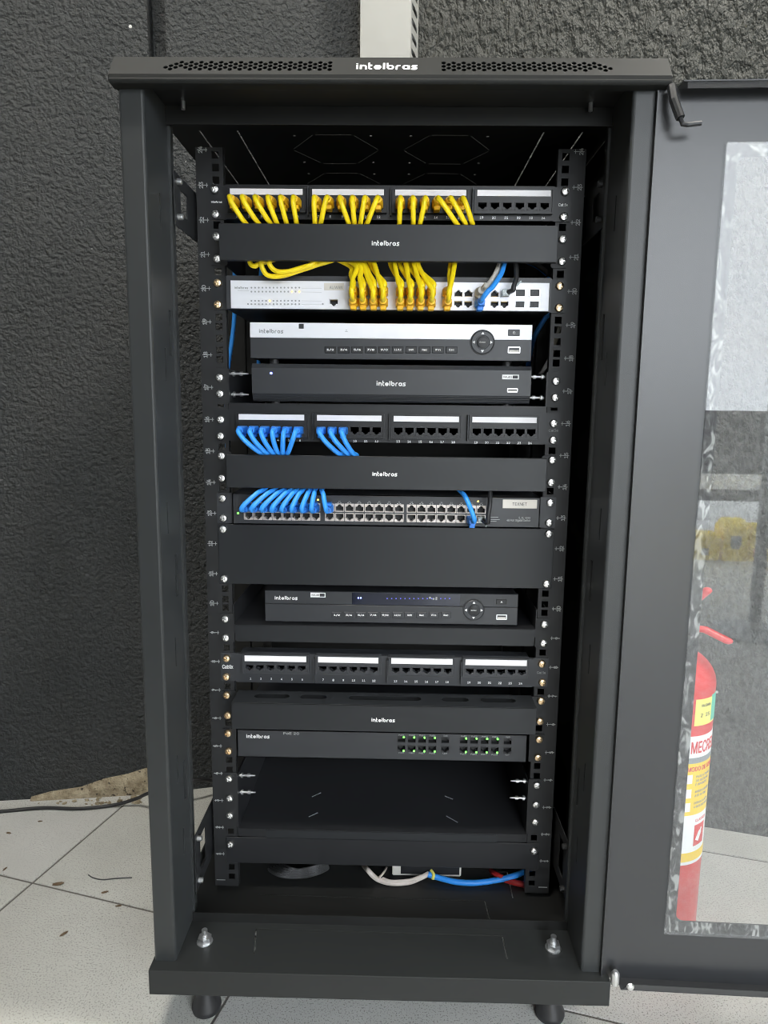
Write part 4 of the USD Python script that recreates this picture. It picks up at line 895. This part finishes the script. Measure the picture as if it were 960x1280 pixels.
# cables hanging behind the equipment
def cable(label, P, r, mat, name='hanging_cable', group=None):
    return solo(name, tube(P, r, 10, 8), mat, label, 'cable', tuple(P[0]), group, smooth=60)
cable('blue cable hanging at the far left behind the recorders', [A3(290, 300, .27), A3(293, 330, .27), A3(293.5, 347, .27), A3(293, 395, .265), A3(290, 425, .262), A3(285, 462, .26), A3(283, 500, .262), A3(284, 560, .268)], .0038, 'blue')
cable('second blue cable behind the silver switch, right of the left one', [A3(326, 300, .262), A3(327, 330, .262), A3(326, 348, .262), A3(324, 420, .262), A3(322, 520, .262)], .0035, 'blue')
cable('dark cable bending down behind the right end of the silver switch', [A3(640, 325, .25), A3(664, 328, .25), A3(683, 340, .25), A3(699, 356, .25), A3(703, 400, .25), A3(700, 440, .25)], .0040, 'darkcable')
cable('blue cable looping down behind the right end of the recorders', [A3(655, 325, .26), A3(676, 336, .26), A3(693, 356, .26), A3(690, 385, .26), A3(680, 400, .26), A3(668, 422, .26), A3(661, 452, .26), A3(656, 500, .26)], .0042, 'blue')
cable('grey-white cable curving beside the right of the two stacked recorders', [A3(701, 405, .045), A3(695, 425, .05), A3(688.5, 446, .06), A3(676, 467, .08), A3(663, 481, .12), A3(640, 490, .24)], .0032, 'greycable')
# low in the rack
def F3(u, v, h): return tuple(atz(u, v, FLZ + h))
p0, p1 = atz(490, 1094, FLZ + .001), atz(576, 1094, FLZ + .001); ys = p0[1]
t = thing('power_strip', 'pale power strip lying on the rack floor, mostly hidden under the lowest plate', 'power strip', (.5 * (p0[0] + p1[0]), ys + .02, FLZ))
part(t, 'housing', cbx(p0[0], p1[0], ys, ys + .045, FLZ, FLZ + .032, .002), 'sticker'); part(t, 'inset', bx(p0[0] + .003, p1[0] - .003, ys - .0012, ys + .0002, FLZ + .005, FLZ + .027), 'plastic')
part(t, 'label', bx(p0[0] + .001, p0[0] + .014, ys - .0020, ys - .0011, FLZ + .004, FLZ + .024), 'sticker')
cable('white cable bundle sagging on the rack floor', [A3(450, 1076, .12), F3(460, 1088, .022), F3(472, 1099, .006), F3(490, 1104, .0042), F3(510, 1103, .0042), F3(524, 1098, .006), F3(536, 1092, .010)], .0040, 'whitecable')
cable('thin white cable crossing above the white bundle', [F3(478, 1098, .0085), F3(490, 1101.5, .0085), F3(512, 1100, .0085), F3(526, 1095, .012)], .0022, 'whitecable')
cable('short white lead rising to the right of the white bundle', [F3(473, 1098, .008), F3(480, 1090, .016), A3(485, 1080, .10)], .0018, 'whitecable')
cable('thick blue cable sagging across the rack floor at right', [F3(535, 1093, .010), F3(548, 1097, .006), F3(570, 1102.5, .0044), F3(595, 1103.5, .0044), F3(622, 1100, .0055), F3(645, 1094, .012), A3(668, 1084, .07)], .0045, 'blue')
cable('dark red cable on the rack floor at right, behind the blue one', [A3(606, 1082, .13), F3(618, 1092, .006), F3(636, 1101, .005), F3(656, 1106, .005)], .0048, 'redcable')
cable('yellow-green tie round the start of the thick blue cable', [F3(539, 1088, .014), F3(542, 1093, .013), F3(541, 1099, .006)], .0024, 'lpale')
for k in range(6):
    dv = k * 1.9
    cable(f'dark grey cable loop on the rack floor at left, {ordn[k]} from the front', [A3(322 + 4 * k, 1074, .12 + .006 * k), F3(345 + 3 * k, 1093 - dv, .010 + .002 * k), F3(375, 1096.5 - dv, .004 + .003 * k), F3(402, 1090 - dv, .010 + .002 * k), A3(424 - 2 * k, 1076, .12 + .006 * k)], .0022, 'darkcable', 'power_cable', 'dark cable loops on the rack floor')

# ================================================================== things round the rack
# slotted wall trunking in the corner
n_r = np.array([-e2[0], -e2[1], 0.0]); d_r = np.array([e1[0], e1[1], 0.0]); w0 = np.array([*corner, 0])
pf = w0 + n_r * .062
ta = (on(450.5, 40, pf, n_r) - w0) @ d_r; tb = (on(513.5, 40, pf, n_r) - w0) @ d_r
TR = thing('wall_trunking', 'light grey slotted cable trunking running up the corner above the rack', 'cable trunking', tuple(w0 + d_r * (ta + tb) / 2 + np.array([0, 0, 1.0])))
def trk(a0, a1, o0, o1, z0, z1): return plan(Polygon([tuple((w0 + d_r * a + n_r * o)[:2]) for a, o in ((a0, o0), (a1, o0), (a1, o1), (a0, o1))]), z0, z1)
part(TR, 'cover', cat([trk(ta, tb, .0600, .0620, 1.0, CEIL - .002), trk(ta, ta + .0015, .001, .0600, 1.0, CEIL - .002), trk(ta, ta + .003, .0605, .0630, 1.0, CEIL - .002)]), 'trunk')
part(TR, 'back', trk(ta + .002, tb - .002, .001, .003, 1.0, CEIL - .002), 'trunk')
sdz = sbox(.003, 1.0, .0600, CEIL - .002)
slots = [affinity.skew(LineString([(.018, 1.012 + k * .0262), (.050, 1.012 + k * .0262)]).buffer(.0058), 0, 0) for k in range(68)]
sm = ext(sdz.difference(shapely.union_all(slots)), .0015); v = sm.vertices
sm.vertices = w0 + np.outer(tb - v[:, 2], d_r) + np.outer(v[:, 0], n_r) + np.c_[0 * v[:, 0], 0 * v[:, 0], v[:, 1]]
if sm.volume < 0: sm.invert()
part(TR, 'slotted_side', sm, 'trunk', label='side wall with a row of slots')
# black mains cable on the floor at left
zc = .0036
pth = [tuple(atz(u_, v_, zc)) for u_, v_ in ((-560, 1075), (-300, 1046), (-90, 1022), (0, 1014.5), (52, 1010), (92, 1011), (118, 1009.5))] + [tuple(atz(146, 1005.5, .006)), tuple(atz(170, 998.5, .020)), tuple(atz(190, 990, .045)), (-.40, .385, .055), (-.36, .418, .03), (-.30, .43, .012), (-.20, .44, .0045), (0.05, .46, .0045)]
cable('black mains cable running along the floor below the dark wall into the rack', pth, .0036, 'blackcable', 'mains_cable')
sc_ = [tuple(atz(u_, v_, .0014)) for u_, v_ in ((110.5, 1093.5), (116, 1097), (128, 1099.5), (145, 1098), (165, 1097))]
cable('short scrap of dark wire lying on the floor tiles left of the rack', sc_, .0010, 'darkcable', 'wire_scrap')
M['leaf'] = pb('dry_brown', (0.12, 0.08, 0.045), 0.8)
for k, (u_, v_, a_, s_, lab) in enumerate(((73, 1106, .3, 1.5, 'brown dry leaf scrap lying on the tile joint'), (11, 1042, -.2, .9, 'small dark crumb near the left edge of the floor, under the black cable'), (50, 1027, .1, .7, 'tiny dark crumb on the tile just below the black cable'),
                                        (6, 1087, 1.4, .8, 'dark seed-shaped crumb at the left edge of the floor'), (148, 1133, .2, .8, 'small brown crumb on the joint near the foot of the rack'), (80, 1168, .9, 1.0, 'thin dark fibre crumb on the lower left tile'), (131, 1116, .4, .9, 'light brown flake above the joint left of the rack'))):
    m = trimesh.creation.icosphere(subdivisions=2, radius=.0042 * s_); v = m.vertices; v = v * [1.5, .55, .30] * (1 + .25 * rng.standard_normal((len(v), 1)) * .5)
    c_, s2 = math.cos(a_), math.sin(a_); v = v @ np.array([[c_, s2, 0], [-s2, c_, 0], [0, 0, 1]])
    p0 = atz(u_, v_, 0); m.vertices = v + p0 - (0, 0, v[:, 2].min())
    solo('floor_crumb', m, 'leaf', lab, 'debris', tuple(p0))
# fire extinguisher behind the door window
ECX, ECY, ER = .4555, .075, .0625
EX = thing('fire_extinguisher', 'red fire extinguisher with yellow and white labels standing behind the door window', 'fire extinguisher', (ECX, ECY, 0))
prof = [(0, .004), (.045, .004), (.048, 0), (.056, 0), (.0605, .006), (ER, .016), (ER, .425)] + [(ER * math.cos(a), .425 + .052 * math.sin(a)) for a in np.linspace(.1, 1.25, 9)] + [(.016, .482), (.016, .490), (0, .490)]
part(EX, 'cylinder', lathe(prof, 64, (ECX, ECY, 0)), 'red', smooth=35)
def cp(a0, a1, z0, z1, dr, th=.0004, n=28):
    A = np.radians(np.linspace(a0, a1, n)); V, F = [], []
    for a in A:
        for r in (ER + dr - th, ER + dr):
            for z in (z0, z1): V.append((ECX + r * math.sin(a), ECY - r * math.cos(a), z))
    for k in range(n - 1):
        b, c = 4 * k, 4 * k + 4
        for p_, q_ in ((2, 3), (3, 1), (1, 0), (0, 2)): F += [(b + p_, c + p_, c + q_), (b + p_, c + q_, b + q_)]
    F += [(0, 1, 3), (0, 3, 2), (4 * n - 4, 4 * n - 1, 4 * n - 3), (4 * n - 4, 4 * n - 2, 4 * n - 1)]
    m = trimesh.Trimesh(V, F, process=False); m.fix_normals(); return m
def ct(s, h, a, z, dr, width=None, bold=False, anchor='l'):
    m = text(s, h, 0, z, 0, anchor, width, bold); m = m.subdivide_to_size(.006) if False else m
    v = m.vertices; an = np.radians(a) + v[:, 0] / ER; r = ER + dr - v[:, 1]
    m.vertices = np.c_[ECX + r * np.sin(an), ECY - r * np.cos(an), v[:, 2]]; return m
zv = lambda v_: at(868, v_, .016)[2]
lab = part(EX, 'label', cat([cp(-60, 72, zv(1081), zv(1019), .0003), cp(-60, 72, zv(951), zv(920), .0003)]), 'white')
part(lab, 'yellow_band', cat([cp(-60, 72, zv(1019), zv(954), .0004), cp(-60, 72, zv(1077), zv(1066), .0006)]), 'lyellow')
part(lab, 'grey_band', cp(-60, 72, zv(954), zv(947), .0006), 'lgrey')
part(lab, 'lettering', cat([ct('MECREL', .0180, 9, zv(934), .0006, bold=True, width=.055), ct('MODO DE USAR', .0070, 6, zv(961), .0006, width=.060, bold=True)] + [cp(26, 50, zv(1059), zv(1033), .0006), ct('CLASSES', .0045, 26, zv(1027), .0006, width=.028)]), 'lred')
part(lab, 'small_print', cat([ct(s_, .0038, 21, zv(v_), .0006, width=w_) for s_, v_, w_ in (('PUXE A TRAVA', 971, .034), ('DO GATILHO', 976, .030), ('E APONTE', 981, .026), ('APERTE O GATILHO', 990, .036), ('ATE O FIM', 995, .026), ('DIRIJA O JATO', 1004, .034), ('A BASE DO FOGO', 1009, .036))]), 'lgrey', kind='stuff')
part(lab, 'pictogram', cat([cp(6, 15, zv(b_), zv(a_), .0006) for a_, b_ in ((968, 979), (986, 997), (1003, 1014))]), 'white')
pg = Polygon([(-.004, -.009), (.004, -.009), (.004, .006), (.0015, .009), (.0015, .013), (-.0015, .013), (-.0015, .009), (-.004, .006)])
pgm = face(affinity.translate(affinity.rotate(pg, -28, origin=(0, 0)), math.radians(36) * ER, zv(1047)), -.0004, .0003); v = pgm.vertices
pgm.vertices = np.c_[ECX + (ER + .0006 - v[:, 1]) * np.sin(v[:, 0] / ER), ECY - (ER + .0006 - v[:, 1]) * np.cos(v[:, 0] / ER), v[:, 2]]
part(lab, 'pictogram', pgm, 'white', label='white extinguisher symbol on a red square')
tg = part(EX, 'tag', cp(11, 56, zv(907), zv(874), .0004), 'lpale', label='pale yellow inspection tag with a green edge')
part(tg, 'green_edge', cp(42, 60, zv(905), zv(872), .0006), 'lgreen'); part(tg, 'lettering', cat([ct('VALIDADE', .0042, 20, zv(882), .0007, width=.020), ct('2', .0060, 20, zv(894), .0007), ct('25', .0060, 29, zv(894), .0007)]), 'darktext')
part(EX, 'valve', cat([cyl(.0115, .050, (ECX, ECY, .488)), cyl(.007, .030, (ECX - .010, ECY, .505), '-x')]), 'steel', smooth=40)
def lever(P, w, h):
    P = [np.array(p_) for p_ in P]; L = []
    for a, b in zip(P[:-1], P[1:]):
        L.append(m3.Manifold.hull(m3.Manifold.batch_boolean([m3.Manifold.sphere(w / 2, 12).scale((1, 1, h / w)).translate(tuple(map(float, c_))) for c_ in (a, b)], m3.OpType.Add)))
    return tm(m3.Manifold.batch_boolean(L, m3.OpType.Add))
part(EX, 'carry_handle', lever([(ECX - .008, ECY - .012, .510), (ECX + .030, ECY - .030, .513), (ECX + .058, ECY - .046, .501)], .016, .010), 'red', smooth=50)
part(EX, 'squeeze_lever', lever([(ECX - .006, ECY - .004, .535), (ECX + .006, ECY - .030, .552), (ECX + .022, ECY - .046, .578)], .014, .010), 'red', smooth=50)
part(EX, 'safety_ring', tube([(ECX + .012 + .013 * math.cos(a), ECY - .020, .513 - .012 + .013 * math.sin(a)) for a in np.linspace(0, 2 * math.pi, 16)], .0012, 6, 2), 'steel')
part(EX, 'hose', tube([(ECX - .020, ECY, .505), (ECX - .060, ECY - .005, .485), (ECX - .078, ECY, .42), (ECX - .075, ECY + .005, .28), (ECX - .071, ECY, .20)], .0075, 12, 8), 'rubber', smooth=60)

# ================================================================== behind the viewer: an added shading cabinet, then things reflected in the door window
CB = thing('added_shade_cabinet', 'added low grey cabinet left of the viewer, out of view, shading the lower left wall', 'cabinet', (-.72, -1.3, 0))  # added out of view to keep window light off the lower left wall
part(CB, 'body', cbx(-1.34, -.11, -1.55, -1.07, .06, 1.12, .004), 'desk'); part(CB, 'top', cbx(-1.36, -.09, -1.57, -1.05, 1.12, 1.145, .004), 'desk')
for x in (-1.33, -.72): part(CB, 'door', cbx(x, x + .60, -1.069, -1.052, .08, 1.10, .003), 'desk')
for x in (-1.30, -.21): part(CB, 'foot', cbx(x, x + .06, -1.5, -1.12, 0, .06, .003), 'rubber')
DK = thing('counter_desk', 'dark counter desk with a pale stripe, reflected in the door window', 'desk', (1.9, -4.15, 0))
part(DK, 'top', cbx(1.2, 2.45, -4.45, -3.86, .815, .845, .004), 'desk')
part(DK, 'front_panel', bx(1.25, 2.40, -3.965, -3.94, .27, .815), 'desk'); part(DK, 'pale_stripe', bx(1.25, 2.12, -3.940, -3.934, .345, .445), 'white')
for x in (1.26, 2.33):
    for y in (-4.38, -3.99): part(DK, 'leg', cbx(x, x + .05, y, y + .05, 0, .815, .003), 'steel')
solo('leg_stand_in_post', cat([lathe([(0, 0), (.15, 0), (.15, .008), (.03, .03), (.022, .04), (.022, .93), (.03, .95), (0, .97)], 24, (1.27, -2.02, 0))]), 'lgrey', 'slim grey post on a round base, standing in for a furniture leg reflected at the right edge of the door window', 'post', (1.27, -2.02, 0), smooth=40)  # slim post standing in for a reflected furniture leg
for k, (x0, x1, h, lab_) in enumerate(((1.40, 1.51, .165, 'dull yellow carton at the left end of the reflected row'), (1.515, 1.635, .150, 'dull yellow carton second in the reflected row'), (1.65, 1.79, .235, 'tall bright yellow canister with a dark emblem, reflected in the window'), (1.80, 1.95, .205, 'orange-yellow carton at the right of the canister'), (1.96, 2.10, .19, 'orange-yellow carton at the far right of the reflected row'))):
    t = thing('yellow_carton', lab_, 'carton', (.5 * (x0 + x1), -3.42, 0))
    if k == 2:
        hull = m3.Manifold.hull(m3.Manifold.batch_boolean([m3.Manifold.cube((x1 - x0, .14, h * .8)).translate((x0, -3.49, 0)), m3.Manifold.cube(((x1 - x0) * .7, .08, .01)).translate((x0 + .02, -3.46, h - .01))], m3.OpType.Add))
        part(t, 'body', tm(hull), 'bag'); xm = .5 * (x0 + x1)
        part(t, 'emblem', cat([bx(xm - .03, xm + .03, -3.349, -3.3475, .085, .145), bx(xm - .022, xm + .022, -3.349, -3.3475, .070, .085)]), 'lgrey')
    else:
        part(t, 'body', cbx(x0, x1, -3.49, -3.35, 0, h, .004), 'bag'); part(t, 'print', bx(x0 + .02, x1 - .06, -3.3495, -3.3485, .03, .07), 'lred' if k > 2 else 'lgrey')
